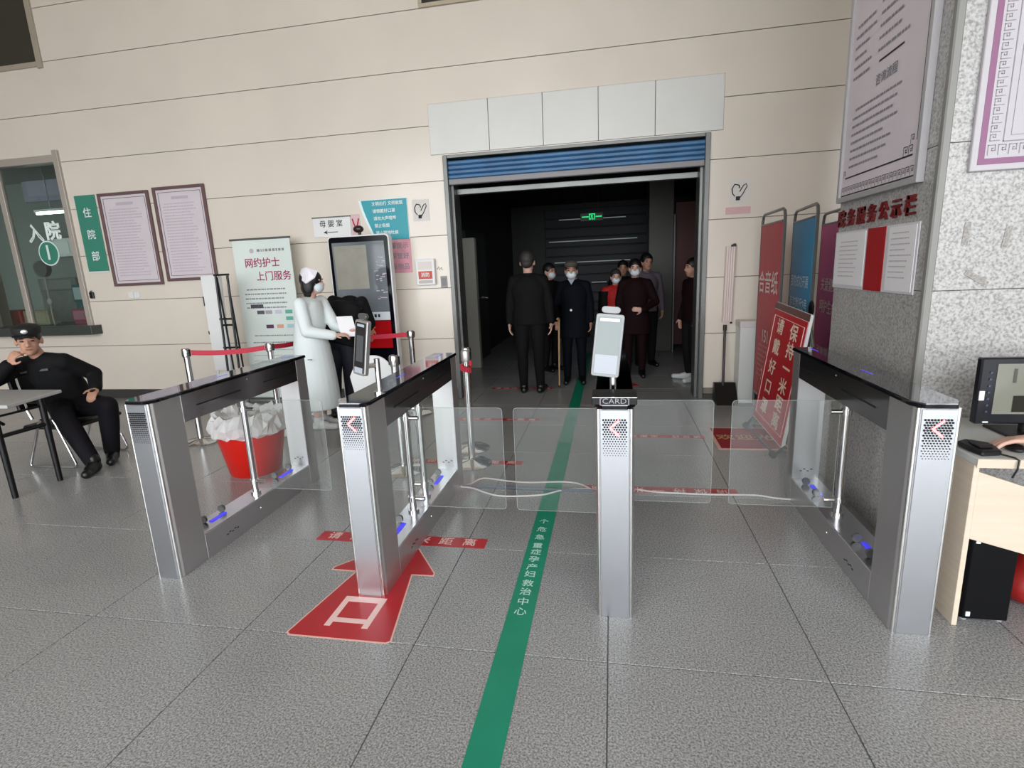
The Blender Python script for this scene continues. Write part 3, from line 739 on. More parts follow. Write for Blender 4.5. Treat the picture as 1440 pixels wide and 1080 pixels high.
def belt(label, a, b, h=.885):
    a, b = V(a), V(b); d = (b-a); u = Vector((d.x, d.y, 0)).normalized(); nrm = Vector((-u.y, u.x, 0)); m_ = MB(); rings = []
    vs = []; fs = []; N = 12
    for k in range(N+1):
        t = k/N; p = a+d*t; z = h-.02*4*t*(1-t)
        for q, zz in ((nrm*.001, .024), (nrm*-.001, .024), (nrm*-.001, -.024), (nrm*.001, -.024)): vs.append((p.x+q.x, p.y+q.y, z+zz))
    for k in range(N):
        for j in range(4): fs.append((4*k+j, 4*k+(j+1) % 4, 4*k+4+(j+1) % 4, 4*k+4+j))
    fs += [(0, 1, 2, 3), (4*N+3, 4*N+2, 4*N+1, 4*N)]
    return tag(m_.add(vs, fs).build('barrier_belt', M_beltred), label, 'belt', 'red barrier belts')
S7 = (-3.24, 5.42)
S1, S2, S3, S4, S5, S6 = (-3.95, 4.33), (-3.27, 4.62), (-2.13, 5.42), (-1.62, 3.74), (-1.11, 3.92), (-1.21, 4.29)
stanchion('chrome barrier post at the belt end behind the red bin', *S1)
stanchion('chrome barrier post with black clips beside the nurse', *S2)
stanchion('chrome barrier post in front of the cream wall next to the display kiosk', *S3)
stanchion('chrome barrier post seen through the gate on the red arrow', *S4)
stanchion('chrome barrier post with a red wrap at its top, at the gate end', *S5, wrap=True)
stanchion('plain chrome barrier post just behind the red-wrapped one', *S6, h=.90)
def gap(a, b, c=.045):
    a, b = V(a+(0,)), V(b+(0,)); u = (b-a).normalized(); return a+u*c, b-u*c
belt('red belt running in front of the black easel', *gap(S1, S2))
belt('red belt passing behind the nurse', *gap(S2, S7))
belt('red belt crossing in front of the display kiosk', *gap(S7, S3))
stanchion('chrome barrier post hidden behind the nurse and her colleague', *S7)

# ------------------------------------------------------------------ signs and notices on the cream wall
XR, ZU = Vector((1, 0, 0)), Vector((0, 0, 1))
FRONT = WALL_Y-.001
def plate(parent, name, x0, x1, z0, z1, m, th=.012, y=FRONT, bevel=.002):
    return MB().box(x0, x1, y-th, y, z0, z1).build(name, m, parent, bevel=bevel)
s = thing('department_sign', 'narrow green upright sign with pale characters beside the window', 'sign', (-6.7, FRONT, 1.73))
plate(s, 'board', -6.87, -6.555, 1.735, 2.70, M_greensign)
MB().box(-6.87, -6.555, FRONT-.014, FRONT, 1.72, 1.737).build('lower_edge', M_white, s)
for k, ch in enumerate('住院部'):
    lettering('character', ch, .13, M_print, s, (-6.71, FRONT-.012, 2.475-k*.275), XR, ZU, bold=.01)
def framed_notice(label, x0, x1, z0, z1, seed):
    t = thing('framed_notice', label, 'notice', ((x0+x1)/2, FRONT, z0), 0, 'framed notices on the cream wall')
    f = MB(); w = .035
    f.box(x0, x0+w, FRONT-.03, FRONT, z0, z1).box(x1-w, x1, FRONT-.03, FRONT, z0, z1).box(x0+w, x1-w, FRONT-.03, FRONT, z1-w, z1).box(x0+w, x1-w, FRONT-.03, FRONT, z0, z0+w)
    f.build('frame', M_brownframe, t, bevel=.003)
    sh = plate(t, 'sheet', x0+w, x1-w, z0+w, z1-w, M_pinkpaper, .012)
    i = w+.03; b = MB()
    for a in ((x0+i, x0+i+.006, z0+i, z1-i), (x1-i-.006, x1-i, z0+i, z1-i), (x0+i, x1-i, z1-i-.006, z1-i), (x0+i, x1-i, z0+i, z0+i+.006)): b.box(a[0], a[1], FRONT-.0135, FRONT-.012, a[2], a[3])
    b.build('border_line', M_brownframe, sh)
    print_rows('print_lines', M_printfaint, sh, (x0+.11, FRONT-.012, z1-.20), XR, ZU, x1-x0-.22, 24, .036, .012, seed=seed)
    b2 = MB().box(x0+.25, x1-.25, FRONT-.0136, FRONT-.012, z1-.155, z1-.12); b2.build('heading_bar', M_printfaint, sh)
    return t
framed_notice('brown-framed pale notice next to the green upright sign', -6.50, -5.745, 1.53, 2.70, 3)
framed_notice('brown-framed pale notice above the white board and easel', -5.675, -4.935, 1.565, 2.72, 4)
s = thing('room_sign', 'white sign with black characters and a left arrow above the kiosk', 'sign', (-3.3, FRONT, 2.0))
pb = plate(s, 'board', -3.535, -3.05, 2.0, 2.222, M_white)
lettering('character', '母 婴 室', .085, M_printblack, pb, (-3.30, FRONT-.012, 2.145), XR, ZU, bold=.008)
MB().box(-3.40, -3.22, FRONT-.0135, FRONT-.012, 2.048, 2.056).prism([(-3.41, FRONT-.0135, 2.052), (-3.355, FRONT-.0135, 2.075), (-3.37, FRONT-.0135, 2.052), (-3.355, FRONT-.0135, 2.029)], (0, .0015, 0)).build('arrow', M_printblack, pb)
MB().box(-3.54, -3.045, FRONT-.02, FRONT, 2.218, 2.232).build('top_rail', M_framegrey, pb)
s = thing('rules_board', 'teal board with curved left edge and white lines of characters', 'sign', (-2.6, FRONT, 1.94))
prof = [(-2.925+.16*t**1.3, 2.385-.455*t) for t in [k/8 for k in range(9)]]
MB().prism([(x, FRONT-.010, z) for x, z in prof]+[(-2.325, FRONT-.010, 1.93), (-2.325, FRONT-.010, 2.385)], (0, .010, 0)).build('pale_edge', M_tealedge, s)
tb = MB().prism([(x+.035, FRONT-.016, z-.004) for x, z in prof]+[(-2.33, FRONT-.016, 1.926), (-2.33, FRONT-.016, 2.381)], (0, .012, 0)).build('board', M_teal, s)
for k, (tx, xs) in enumerate((('文明出行 文明就医', -2.78), ('请佩戴好口罩', -2.775), ('请勿大声喧哗', -2.77), ('禁止吸烟', -2.765), ('禁止随地吐痰', -2.755))):
    lettering('character', tx, .047, M_print, tb, (xs+.02, FRONT-.016, 2.335-k*.082), XR, ZU, align='LEFT', bold=.012)
s = thing('pink_notice', 'pink notice with grey characters half behind the kiosk', 'notice', (-2.5, FRONT, 1.54))
pb = plate(s, 'board', -2.72, -2.325, 1.54, 1.925, M_pinkboard, .008)
for k in range(3): lettering('character', ('温馨提示', '请保管好', '随身物品')[k], .075, M_printgrey, pb, (-2.50, FRONT-.008, 1.85-k*.12), XR, ZU, bold=.01)
s = thing('poster_scrap', 'small pink poster with a red mark tucked behind the teal board', 'poster', (-2.98, FRONT, 2.02))
pb = plate(s, 'sheet', -3.04, -2.93, 1.99, 2.24, mat('poster_pink', '#d9b6bd', .6), .004)
for sx in (-1, 1): MB().tube([(-2.985+sx*.04, FRONT-.006, 2.19), (-2.985+sx*.024, FRONT-.006, 2.13), (-2.985+sx*.01, FRONT-.006, 2.10)], .008, 6).build('red_mark', M_redprint, pb)
def smoke_icon(label, cx, cz, k=1.0):
    t = thing('no_smoking_sticker', label, 'sticker', (cx, FRONT, cz))
    plate(t, 'sheet', cx-.10*k, cx+.10*k, cz-.12*k, cz+.12*k, mat('sticker_clear', '#d3cdc8', .4), .002, bevel=0)
    y = FRONT-.004; b = MB()
    b.tube([(cx-.07*k, y, cz-.02*k), (cx-.075*k, y, cz+.03*k), (cx-.05*k, y, cz+.07*k), (cx-.01*k, y, cz+.06*k), (cx+.0*k, y, cz+.03*k)], .006*k, 6)
    b.tube([(cx+.0*k, y, cz-.005*k), (cx+.035*k, y, cz+.055*k), (cx+.06*k, y, cz+.07*k), (cx+.07*k, y, cz+.045*k), (cx+.03*k, y, cz-.03*k), (cx, y, cz-.07*k)], .005*k, 6)
    b.tube([(cx-.07*k, y, cz-.02*k), (cx-.045*k, y, cz-.05*k)], .005*k, 6)
    b.build('hand_outline', M_printblack, t)
    MB().box(cx-.035*k, cx+.005*k, y-.001, y+.001, cz-.09*k, cz-.05*k).build('black_square', M_printblack, t)
    return t
smoke_icon('small black outline icon sticker between teal board and door frame', -2.165, 2.235)
smoke_icon('small black outline icon sticker on the wall above the pink label', 1.305, 2.21)
s = tag(MB().box(1.175, 1.42, FRONT-.004, FRONT, 1.985, 2.055).build('pink_label', mat('pink_label_paper', '#cfa7a8', .6)), 'faint pink label under the icon sticker near the banners', 'label')
a = thing('alarm_box', 'white wall box with an orange-red label beside the door frame', 'box', (-2.15, FRONT, 1.385))
ab = MB().box(-2.262, -2.035, FRONT-.06, FRONT, 1.385, 1.685).build('housing', M_white, a, bevel=.008, seg=2)
plate(ab, 'upper_plate', -2.235, -2.065, 1.565, 1.655, mat('alarm_upper', '#d9cfca', .4), .003, FRONT-.06)
plate(ab, 'red_label', -2.235, -2.065, 1.455, 1.545, M_alarmred, .003, FRONT-.06)
lettering('character', '消防', .055, M_print, ab, (-2.15, FRONT-.063, 1.50), XR, ZU, bold=.01)
plate(ab, 'lower_plate', -2.235, -2.065, 1.405, 1.44, mat('alarm_lower', '#b8b2ae', .4), .003, FRONT-.06)
s = thing('wall_switch', 'small grey metal plate on the wall at the door frame', 'switch', (-1.95, FRONT, 1.34))
plate(s, 'plate', -1.985, -1.905, 1.345, 1.48, mat('switch_plate', '#8d8b89', .4), .01)
plate(s, 'rocker', -1.97, -1.92, 1.37, 1.455, mat('switch_rocker', '#77757a', .4), .004, FRONT-.01)
s = thing('wall_mark', 'tiny black handwritten mark on the wall above the metal plate', 'mark', (-1.98, FRONT, 1.56))
MB().tube([(-2.02, FRONT-.002, 1.56), (-2.0, FRONT-.002, 1.59), (-1.99, FRONT-.002, 1.55), (-1.97, FRONT-.002, 1.58), (-1.955, FRONT-.002, 1.55)], .003, 5).build('stroke', M_printblack, s)
s = thing('wall_clip', 'small black clip on the wall below the green upright sign', 'clip', (-6.9, FRONT, 1.38))
MB().box(-6.93, -6.865, FRONT-.03, FRONT, 1.385, 1.47).build('body', M_black, s, bevel=.008); MB().cyl((-6.9, FRONT-.02, 1.47), (-6.9, FRONT-.02, 1.49), .012, n=8).build('stud', M_framegrey, s)
s = thing('wall_socket', 'white double socket on the wall below the first framed notice', 'socket', (-6.25, FRONT, 1.36))
plate(s, 'plate', -6.33, -6.25, 1.37, 1.45, M_white, .008); plate(s, 'plate', -6.24, -6.16, 1.37, 1.45, M_white, .008)
s = thing('ceiling_vent', 'grey air grille high on the cream wall over the door', 'vent', (-1.7, FRONT, 4.29))
f = MB(); x0, x1, z0, z1 = -2.015, -1.36, 4.285, 4.62
f.box(x0, x1, FRONT-.03, FRONT, z0, z0+.04).box(x0, x1, FRONT-.03, FRONT, z1-.04, z1).box(x0, x0+.04, FRONT-.03, FRONT, z0+.04, z1-.04).box(x1-.04, x1, FRONT-.03, FRONT, z0+.04, z1-.04).build('frame', mat('vent_frame', '#b8ab98', .5), s, bevel=.003)
plate(s, 'back', x0+.04, x1-.04, z0+.04, z1-.04, M_black, .003)
for k in range(7): MB().obox((x0+.04, FRONT-.026, z0+.06+k*.032), (x1-x0-.08, 0, 0), (0, .02, -.012), (0, .002, .004)).build('slat', M_framegrey, s)

# ------------------------------------------------------------------ stands in front of the left wall
def qsheet(a, b, c, d, th):                      # sheet from four corners, thickened away from the viewer
    a, b, c, d = V(a), V(b), V(c), V(d); n = (b-a).cross(d-a).normalized(); return MB().prism([a, b, c, d], -n*th)
# nurse-service pull-up banner
PY = 5.92; x0, x1, z0, z1 = -4.50, -3.735, .06, 2.01
b_ = thing('pull_up_banner', 'white pull-up banner with magenta heading against the wall', 'banner', ((x0+x1)/2, PY, 0))
sh = MB().box(x0, x1, PY-.006, PY+.006, z0, z1).build('sheet', mat('banner_pale', '#d9e2dd', .5, mottled=(1.5, .05)), b_)
MB().box(x0-.03, x1+.01, PY-.012, PY+.012, z1-.012, z1+.012).build('top_rail', M_framegrey, b_, bevel=.003)
MB().box(x0-.02, x1+.02, PY-.07, PY+.07, 0, .07).build('base', M_framegrey, b_, bevel=.01)
MB().cyl((-4.1, PY+.03, .07), (-4.1, PY+.03, z1), .012, n=10).build('support_pole', M_framegrey, b_)
yF = PY-.006
lettering('heading', '网约护士', .118, M_magenta, sh, (-4.365, yF, 1.725), XR, ZU, align='LEFT', bold=.012)
lettering('heading', '上门服务', .118, M_magenta, sh, (-4.235, yF, 1.565), XR, ZU, align='LEFT', bold=.012)
print_rows('logo_line', M_printgrey, sh, (-4.20, yF, 1.89), XR, ZU, .40, 1, .05, .03, ragged=0, dash=1.0, seed=2)
MB().cyl((-4.25, yF-.002, 1.873), (-4.25, yF, 1.873), .028, n=20).build('logo_disc', M_printfaint, sh)
print_rows('print_lines', M_printgrey, sh, (-4.42, yF, 1.425), XR, ZU, .62, 5, .055, .016, ragged=.1, dash=2.2, seed=5)
for (cx, cz, wd, c) in ((-4.28, 1.215, .17, '#4c4452'), (-4.24, 1.14, .10, '#55505a'), (-4.13, 1.14, .09, '#a59ea6'), (-4.00, 1.14, .09, '#c8c2d6'), (-3.86, 1.14, .095, '#5fae9a'), (-3.86, 1.06, .095, '#5fae9a'), (-4.14, .965, .10, '#5b3450'), (-4.0, .965, .09, '#d0a58c'), (-3.86, .965, .09, '#a9c8cc')):
    MB().box(cx-wd/2, cx+wd/2, yF-.002, yF, cz-.022, cz+.022).build('print_block', mat('print_block', c, .6), sh)
print_rows('print_lines', M_printgrey, sh, (-4.40, yF, .86), XR, ZU, .62, 2, .085, .014, ragged=.1, dash=2.2, seed=8)
print_rows('print_lines', M_printfaint, sh, (-4.42, yF, .68), XR, ZU, .66, 4, .07, .010, ragged=.05, dash=8, seed=9)
# white board panel and black easel frame
EY = 5.5
w_ = thing('white_board', 'blank white board standing beside the black easel', 'board', (-4.55, EY, 0))
MB().prism([(-4.66, EY, .50), (-4.44, EY, .50), (-4.40, EY, 1.61), (-4.655, EY, 1.60)], (0, .03, 0)).build('panel', M_white, w_, bevel=.003)
MB().box(-4.66, -4.65, EY-.012, EY, 1.26, 1.37).build('grip', M_black, w_, bevel=.003)
MB().box(-4.66, -4.65, EY-.01, EY, .93, .97).build('grip', M_black, w_, bevel=.003)
for xx in (-4.64, -4.47): MB().box(xx, xx+.02, EY+.005, EY+.025, 0, .51).build('leg', M_white, w_, bevel=.003)
e_ = thing('easel', 'black metal ladder-like easel frame in front of the banner', 'easel', (-4.33, EY, 0))
for xa, xb in ((-4.405, -4.42), (-4.255, -4.27)): MB().tube([(xa, EY-.06, 1.605), (xb, EY-.10, 0)], .013, 8).build('upright', M_blackmetal, e_)
for zz in (1.605, 1.11, 1.04, .78): 
    MB().tube([(-4.43 if zz != 1.04 else -4.41, EY-.06-.04*(1-zz/1.605), zz), (-4.235 if zz != 1.04 else -4.26, EY-.06-.04*(1-zz/1.605), zz)], .011, 8).build('rung', M_blackmetal, e_)
for xa in (-4.40, -4.27): MB().tube([(xa, EY-.05, 1.58), (xa-.02, EY+.04, 0)], .010, 8).build('rear_leg', M_blackmetal, e_)
# display kiosk
KY = 5.75; kx0, kx1, kz1 = -3.160, -2.423, 1.972
k_ = thing('display_kiosk', 'tall display kiosk with white rim, bright photo above a red lower screen', 'kiosk', ((kx0+kx1)/2, KY, 0))
def rounded(x0, x1, z0, z1, r, y, dy):
    pts = []
    for cx, cz, a0 in ((x1-r, z1-r, 0), (x0+r, z1-r, 90), (x0+r, z0+r, 180), (x1-r, z0+r, 270)):
        for q in range(5): an = math.radians(a0+22.5*q); pts.append((cx+r*math.cos(an), y, cz+r*math.sin(an)))
    return MB().prism(pts, (0, dy, 0))
kb = rounded(kx0, kx1, .08, kz1, .045, KY, .09).build('housing', M_white, k_, bevel=.004)
rounded(kx0+.015, kx1-.015, .095, kz1-.015, .035, KY-.006, .006).build('black_bezel', mat('kiosk_bezel', '#0c0b12', .12, 0, .15), kb)
MB().box(kx0+.02, kx1-.02, KY-.08, KY+.24, 0, .08).build('base', M_white, k_, bevel=.01)
ys_ = KY-.008; zm = 1.02; zl = .70
M_ph = mat('kiosk_photo', '#5f6468', .06, 0, .3, mottled=(2.2, .35, 6, (1, 1, .5)), emit=('#6f767c', .25))
MB().box(kx0+.05, kx1-.06, ys_, ys_+.002, zm+.10, kz1-.075).build('photo_screen', M_ph, kb)
MB().box(kx0+.05, kx1-.06, ys_, ys_+.002, zm, zm+.095).build('caption_bar', mat('kiosk_caption', '#c3c9cd', .1, emit=('#b4bcc2', .25)), kb)
print_rows('caption', M_printblack, kb, (-2.95, ys_, zm+.068), XR, ZU, .36, 1, .05, .036, ragged=0, dash=.7, seed=12)
MB().box(kx0+.05, kx1-.06, ys_, ys_+.002, zl, zm-.006).build('red_screen', mat('kiosk_red', '#8a1116', .08, 0, .3, mottled=(3, .2), emit=('#a01016', .25)), kb)
M_gold = mat('kiosk_gold', '#d98a3c', .4, emit=('#d9803a', .3))
lettering('caption', '廿', .11, M_gold, kb, (-2.73, ys_, zm-.11), XR, ZU, bold=.02)
mm = MB()
rn = random.Random(4)
for q in range(26):
    a = -2.63+rn.random()*.11; c = 1.22+rn.random()*.55; mm.box(a, a+.02+rn.random()*.03, ys_-.001, ys_, c, c+.010)
mm.build('photo_detail', M_printfaint, kb)
MB().box(-3.09, -2.70, ys_-.001, ys_, 1.38, 1.86).build('glare_block', mat('kiosk_glare_block', '#7d7b72', .1, mottled=(5, .15), emit=('#a8a69a', .2)), kb)  # pale glowing block: screen glare painted into the picture
cm = thing('webcam', 'small black camera sitting on top of the display kiosk', 'camera', (-2.78, KY+.04, kz1))
MB().cyl((-2.78, KY+.04, kz1), (-2.78, KY+.04, kz1+.03), .018, n=12).build('mount', M_black, cm)
MB().ell((-2.785, KY+.03, kz1+.065), (.062, .045, .042), 14).build('body', mat('webcam_brown', '#2a1d1a', .3), cm, smooth=True)
# white plastic chair between kiosk and gates
c_ = thing('plastic_chair', 'white plastic chair with curved back in front of the kiosk', 'chair', (-2.16, 4.75, 0))
cx, cy = -2.19, 4.75
pb_ = []
for k in range(13):
    t = k/12; xx = cx-.24+.48*t; zz = .80-.20*(abs(2*t-1))**2.6; pb_.append((xx, cy-.20+.06*abs(2*t-1)**2, zz))
MB().prism([(p[0], cy-.20, p[2]) for p in pb_]+[(cx+.21, cy-.20, .44), (cx-.21, cy-.20, .44)], (0, .02, 0)).build('backrest', M_white, c_, bevel=.006)
MB().box(cx-.23, cx+.23, cy-.20, cy+.24, .41, .44).build('seat', M_white, c_, bevel=.01, seg=2)
for sx in (-1, 1):
    for sy in (-1, 1): MB().tube([(cx+sx*.19, cy+sy*.17+.02, .42), (cx+sx*.23, cy+sy*.21+.02, 0)], [.028, .02], 10).build('leg', M_white, c_)
# red bin with a liner
bx, by = -2.88, 3.68
r_ = thing('waste_bin', 'red plastic bin with a crumpled translucent liner over the rim', 'bin', (bx, by, 0))
MB().lathe((bx, by, 0), [(.185, 0), (.195, .01), (.265, .385), (.28, .395), (.28, .41), (.26, .41), (.255, .38), (.18, .03)], 36).build('bucket', M_binred, r_, smooth=True)
lm = []; rn = random.Random(11); n = 48
for i, (r, z) in enumerate([(.27, .34), (.292, .36), (.30, .42), (.285, .47), (.255, .50), (.21, .47), (.15, .44), (.05, .43)]):
    lm.append([(bx+(r+rn.uniform(-.02, .02)*(1 if i else .2))*math.cos(2*PI*k/n), by+(r+rn.uniform(-.02, .02))*math.sin(2*PI*k/n), z+rn.uniform(-.025, .03)*(1 if i > 1 else .5)) for k in range(n)])
mb = MB(); mb.add([p for g in lm for p in g], [(i*n+k, i*n+(k+1) % n, (i+1)*n+(k+1) % n, (i+1)*n+k) for i in range(len(lm)-1) for k in range(n)]+[tuple((len(lm)-1)*n+k for k in range(n))])
mb.build('liner', M_liner, r_, smooth=False)

# ------------------------------------------------------------------ right of the door
def frame_banner(label, xl, yl, xr, yr, h, cloth, mt, texts, seed):
    t = thing('frame_banner', label, 'banner', ((xl+xr)/2, (yl+yr)/2, 0), 0, 'tube-framed banners in a row')
    a, c = Vector((xl, yl, 0)), Vector((xr, yr, 0)); u = (c-a).normalized(); n = Vector((0, 0, 1)).cross(u)   # reading direction along u
    r = .07; P = [a+ZU*.02, a+ZU*(h-r), a+ZU*(h-.02)+u*.02, a+ZU*h+u*r, c+ZU*h-u*r, c+ZU*(h-.02)-u*.02, c+ZU*(h-r), c+ZU*.02]
    MB().tube(P, .013, 8).build('tube_frame', M_framegrey, t, smooth=True)
    w = (c-a).length; nf = -n if n.dot(EYE-a) < 0 else n
    q0 = a+u*.02+nf*.012; q1 = c-u*.02+nf*.012
    sh = qsheet(q0+ZU*.18, q1+ZU*.18, q1+ZU*(h-.10), q0+ZU*(h-.10), .004).build('sheet', cloth, t)
    for zz, s_ in ((h-.10, 1), (.18, -1)): MB().tube([q0+ZU*zz, q1+ZU*zz], .009, 6).build('rail', M_framegrey, t)
    for e in (a, c): MB().obox(e-nf*.16-u*.02, u*.04, nf*.32, ZU*.02).build('foot', M_framegrey, t)
    q = (q0+q1)/2+nf*.002
    for s_, sz, zz, m2 in texts: lettering('character', s_, sz, m2, sh, q+ZU*zz, u, ZU, bold=.012, eps=.003)
    print_rows('print_lines', mt, sh, q0+u*.10+ZU*(h*.36)+nf*.003, u, ZU, w-.25, 7, .05, .014, seed=seed)
    return t
M_bred = mat('banner_red', '#b9444c', .55, mottled=(2, .12)); M_bblue = mat('banner_blue', '#2f8cb8', .5, mottled=(1.2, .2)); M_bpink = mat('banner_pink', '#cc4a8c', .55, mottled=(1.5, .12))
M_bt = mat('banner_text', '#e8d2cc', .6); M_bt2 = mat('banner_text_blue', '#cfe6f2', .6)
fb = frame_banner('red tube-framed banner with white brush characters behind the signboard', 1.46, 5.80, 1.45, 5.06, 1.93, M_bred, mat('banner_red_print', '#c98a80', .6), (('合音纸', .22, 1.28, M_bt), ('151', .17, .78, M_bt), ('39', .17, .40, M_bt)), 21)
fb2 = frame_banner('blue tube-framed banner with pale characters between the red and pink ones', 1.69, 5.60, 1.61, 4.78, 1.93, M_bblue, mat('banner_blue_print', '#5f9fb8', .6), (('我院成功开展', .11, 1.30, M_bt2), ('医院附近2号', .12, 1.10, M_bt2), ('院出口23号', .12, .95, M_bt2)), 22)
fb3 = frame_banner('pink tube-framed banner mostly hidden by the granite column', 1.98, 5.72, 1.90, 4.92, 1.90, M_bpink, mat('banner_pink_print', '#dba3bd', .6), (('关爱健康', .13, 1.25, M_bt), ('呵护生命', .13, 1.05, M_bt)), 23)
MB().ell((1.44, 5.03, 1.06), (.02, .04, .06), 10).build('clamp', M_black, fb, smooth=True); MB().ell((1.60, 4.75, 1.10), (.02, .05, .07), 10).build('clamp', M_black, fb2, smooth=True)

# leaning red signboard
sb = thing('signboard', 'leaning red signboard with white characters asking for masks and distance', 'sign', (1.27, 4.6, 0))
BL, BR, TR, TL = Vector((1.262, 5.00, .12)), Vector((1.282, 4.215, .075)), Vector((1.415, 4.19, 1.105)), Vector((1.395, 4.975, 1.15))
bd = qsheet(BL, BR, TR, TL, .022).build('panel', M_white, sb, bevel=.002)
nF = (BR-BL).cross(TL-BL).normalized()
ux = (BR-BL).normalized(); uy = (TL-BL).normalized()
def bp(s_, t_): return (BL*(1-s_)+BR*s_)*(1-t_)+(TL*(1-s_)+TR*s_)*t_
qsheet(bp(.015, .012)+nF*.003, bp(.975, .012)+nF*.003, bp(.975, .945)+nF*.003, bp(.015, .945)+nF*.003, .003).build('face', mat('sign_red', '#bd1622', .35), bd)
qsheet(bp(.0, .95)+nF*.004, bp(1, .95)+nF*.004, bp(1, 1)+nF*.004, bp(0, 1)+nF*.004, .004).build('top_rail', mat('sign_rail', '#6e4a44', .4), bd)
lb_ = MB()
for p0, p1 in (((.07, .07), (.93, .07)), ((.93, .07), (.93, .90)), ((.93, .90), (.07, .90)), ((.07, .90), (.07, .07))):
    lb_.tube([bp(*p0)+nF*.0045, bp(*p1)+nF*.0045], .003, 4)
lb_.build('border_line', M_redtext, bd)
M_signtxt = mat('sign_text', '#efdcc9', .5)
for k, ch in enumerate('保持一米距离'): lettering('character', ch, .135, M_signtxt, bd, bp(.70, .82-k*.137)+nF*.003, ux, uy, bold=.02, squeeze=1.25)
for k, ch in enumerate('请戴好口罩'): lettering('character', ch, .135, M_signtxt, bd, bp(.30, .82-k*.165)+nF*.003, ux, uy, bold=.02, squeeze=1.25)
for p in (BL, BR):
    MB().tube([p+Vector((.03, 0, .02)), Vector((p.x-.06, p.y, .02))], .012, 8).build('foot', M_black, sb)
    MB().cyl((p.x-.06, p.y-.015, .03), (p.x-.06, p.y+.015, .03), .028, n=14).build('wheel', M_black, sb, smooth=True)
for s_, y in ((0, 4.95), (1, 4.25)): MB().tube([(1.43, y, 1.05), (1.62, y, .02)], .012, 8).build('rear_leg', M_framegrey, sb)
MB().tube([Vector((1.21, 4.95, .03)), Vector((1.23, 4.25, .03))], .010, 6).build('base_bar', M_framegrey, sb)

# dustpan, white carton and pink strip at the wall
d_ = thing('dustpan', 'black long-handled dustpan leaning on the wall by the door', 'dustpan', (1.24, 5.96, 0))
MB().tube([(1.205, 6.10, .79), (1.19, 6.0, .15)], .014, 10).build('handle', mat('dustpan_handle', '#2c2021', .4), d_, smooth=True)
MB().cyl((1.205, 6.10, .77), (1.208, 6.115, .83), .02, n=10).build('grip', M_black, d_, smooth=True)
MB().prism([(1.10, 6.08, 0), (1.10, 6.10, .20), (1.10, 6.02, .21), (1.10, 5.84, .02), (1.10, 5.82, 0)], (.22, 0, 0)).build('pan', M_black, d_, bevel=.004)
c_ = thing('white_carton', 'tall narrow white box standing against the wall by the banners', 'box', (1.42, 6.03, 0))
MB().box(1.325, 1.505, 5.92, 6.13, 0, .86).build('body', mat('carton_white', '#d9dcd9', .5), c_, bevel=.004)
MB().box(1.318, 1.512, 5.913, 6.135, .82, .885).build('lid', mat('carton_lid', '#d7cfcd', .5), c_, bevel=.004)
p_ = thing('curtain_strip', 'narrow pale pink plastic strip hanging on the wall above the dustpan', 'curtain', (1.22, FRONT, 1.66))
vs = []; N = 9
MB().prism([(1.175+.011*k, 6.10+(.006 if k % 2 else .002), .86) for k in range(10)]+[(1.274, 6.125, .86), (1.175, 6.125, .86)], (.012, 0, .80)).build('strip', mat('pink_plastic', '#d2c0ba', .35), p_)
MB().cyl((1.27, 6.148, 1.675), (1.27, 6.09, 1.675), .012, n=10).box(1.235, 1.285, 6.095, 6.11, 1.655, 1.675).build('hook', M_black, p_)
MB().cyl((1.265, 6.12, .855), (1.265, 6.09, .855), .012, n=8).build('weight', M_black, p_)

# ------------------------------------------------------------------ notices on the granite column
YD = Vector((0, -1, 0))
CXF = CO[0]-.001
def fret(parent, m, o, ax, ay, L, size, eps, name='fret_border'):
    """key-pattern band along ax, origin at its start"""
    o = V(o); ax = V(ax); ay = V(ay); n = ax.cross(ay); b = MB(); k = 0; t = size*.065
    path = [(0, 0), (0, .8), (.55, .8), (.55, .35), (.3, .35), (.3, .55), (.42, .55)]
    while (k+1)*size*.8 <= L:
        for (x0, y0), (x1, y1) in zip(path, path[1:]):
            xa, xb = min(x0, x1)*size+k*size*.8, max(x0, x1)*size+k*size*.8+t; ya, yb = min(y0, y1)*size, max(y0, y1)*size+t
            b.quad(o+ax*xa+ay*ya+n*eps, o+ax*xb+ay*ya+n*eps, o+ax*xb+ay*yb+n*eps, o+ax*xa+ay*yb+n*eps)
        k += 1
    return b.build(name, m, parent)
n1 = thing('chart_board', 'large framed grey notice board with flow chart on the shaded column face', 'notice', (CXF, 3.4, 1.84))
y0, y1, z0, z1 = 3.90, 2.965, 1.84, 3.35
bd = MB().box(CXF-.02, CXF, y1+.006, y0-.006, z0+.006, z1-.006).build('panel', M_pinkpaper, n1)
f = MB()
for a in ((y1, y1+.03, z0, z1), (y0-.03, y0, z0, z1), (y1+.03, y0-.03, z0, z0+.03), (y1+.03, y0-.03, z1-.03, z1)): f.box(CXF-.035, CXF, a[0], a[1], a[2], a[3])
f.build('frame', mat('board_frame_silver', '#a9a6a8', .35, 0), n1, bevel=.002)
xs = CXF-.021
fret(bd, M_printblack, (xs, 3.86, z0+.045), YD, ZU, .86, .05, .001)
b = MB().box(xs-.001, xs, 2.999, 3.86, z0+.035, z0+.042).box(xs-.001, xs, 3.05, 3.82, z0+.135, z0+.143).box(xs-.001, xs, 3.02, 3.026, z0+.2, z1-.1)
b.build('border_line', M_printblack, bd)
fret(bd, M_printblack, (xs, 3.14, z0+.135), YD, ZU, .10, .06, .001); fret(bd, M_printblack, (xs, 3.08, z0+.19), YD, ZU, .05, .05, .001); fret(bd, M_printblack, (xs, 3.85, z0+.14), YD, ZU, .05, .05, .001)
print_rows('print_lines', M_printgrey, bd, (xs, 3.78, z0+.52), YD, ZU, .60, 8, .045, .012, ragged=.5, seed=31)
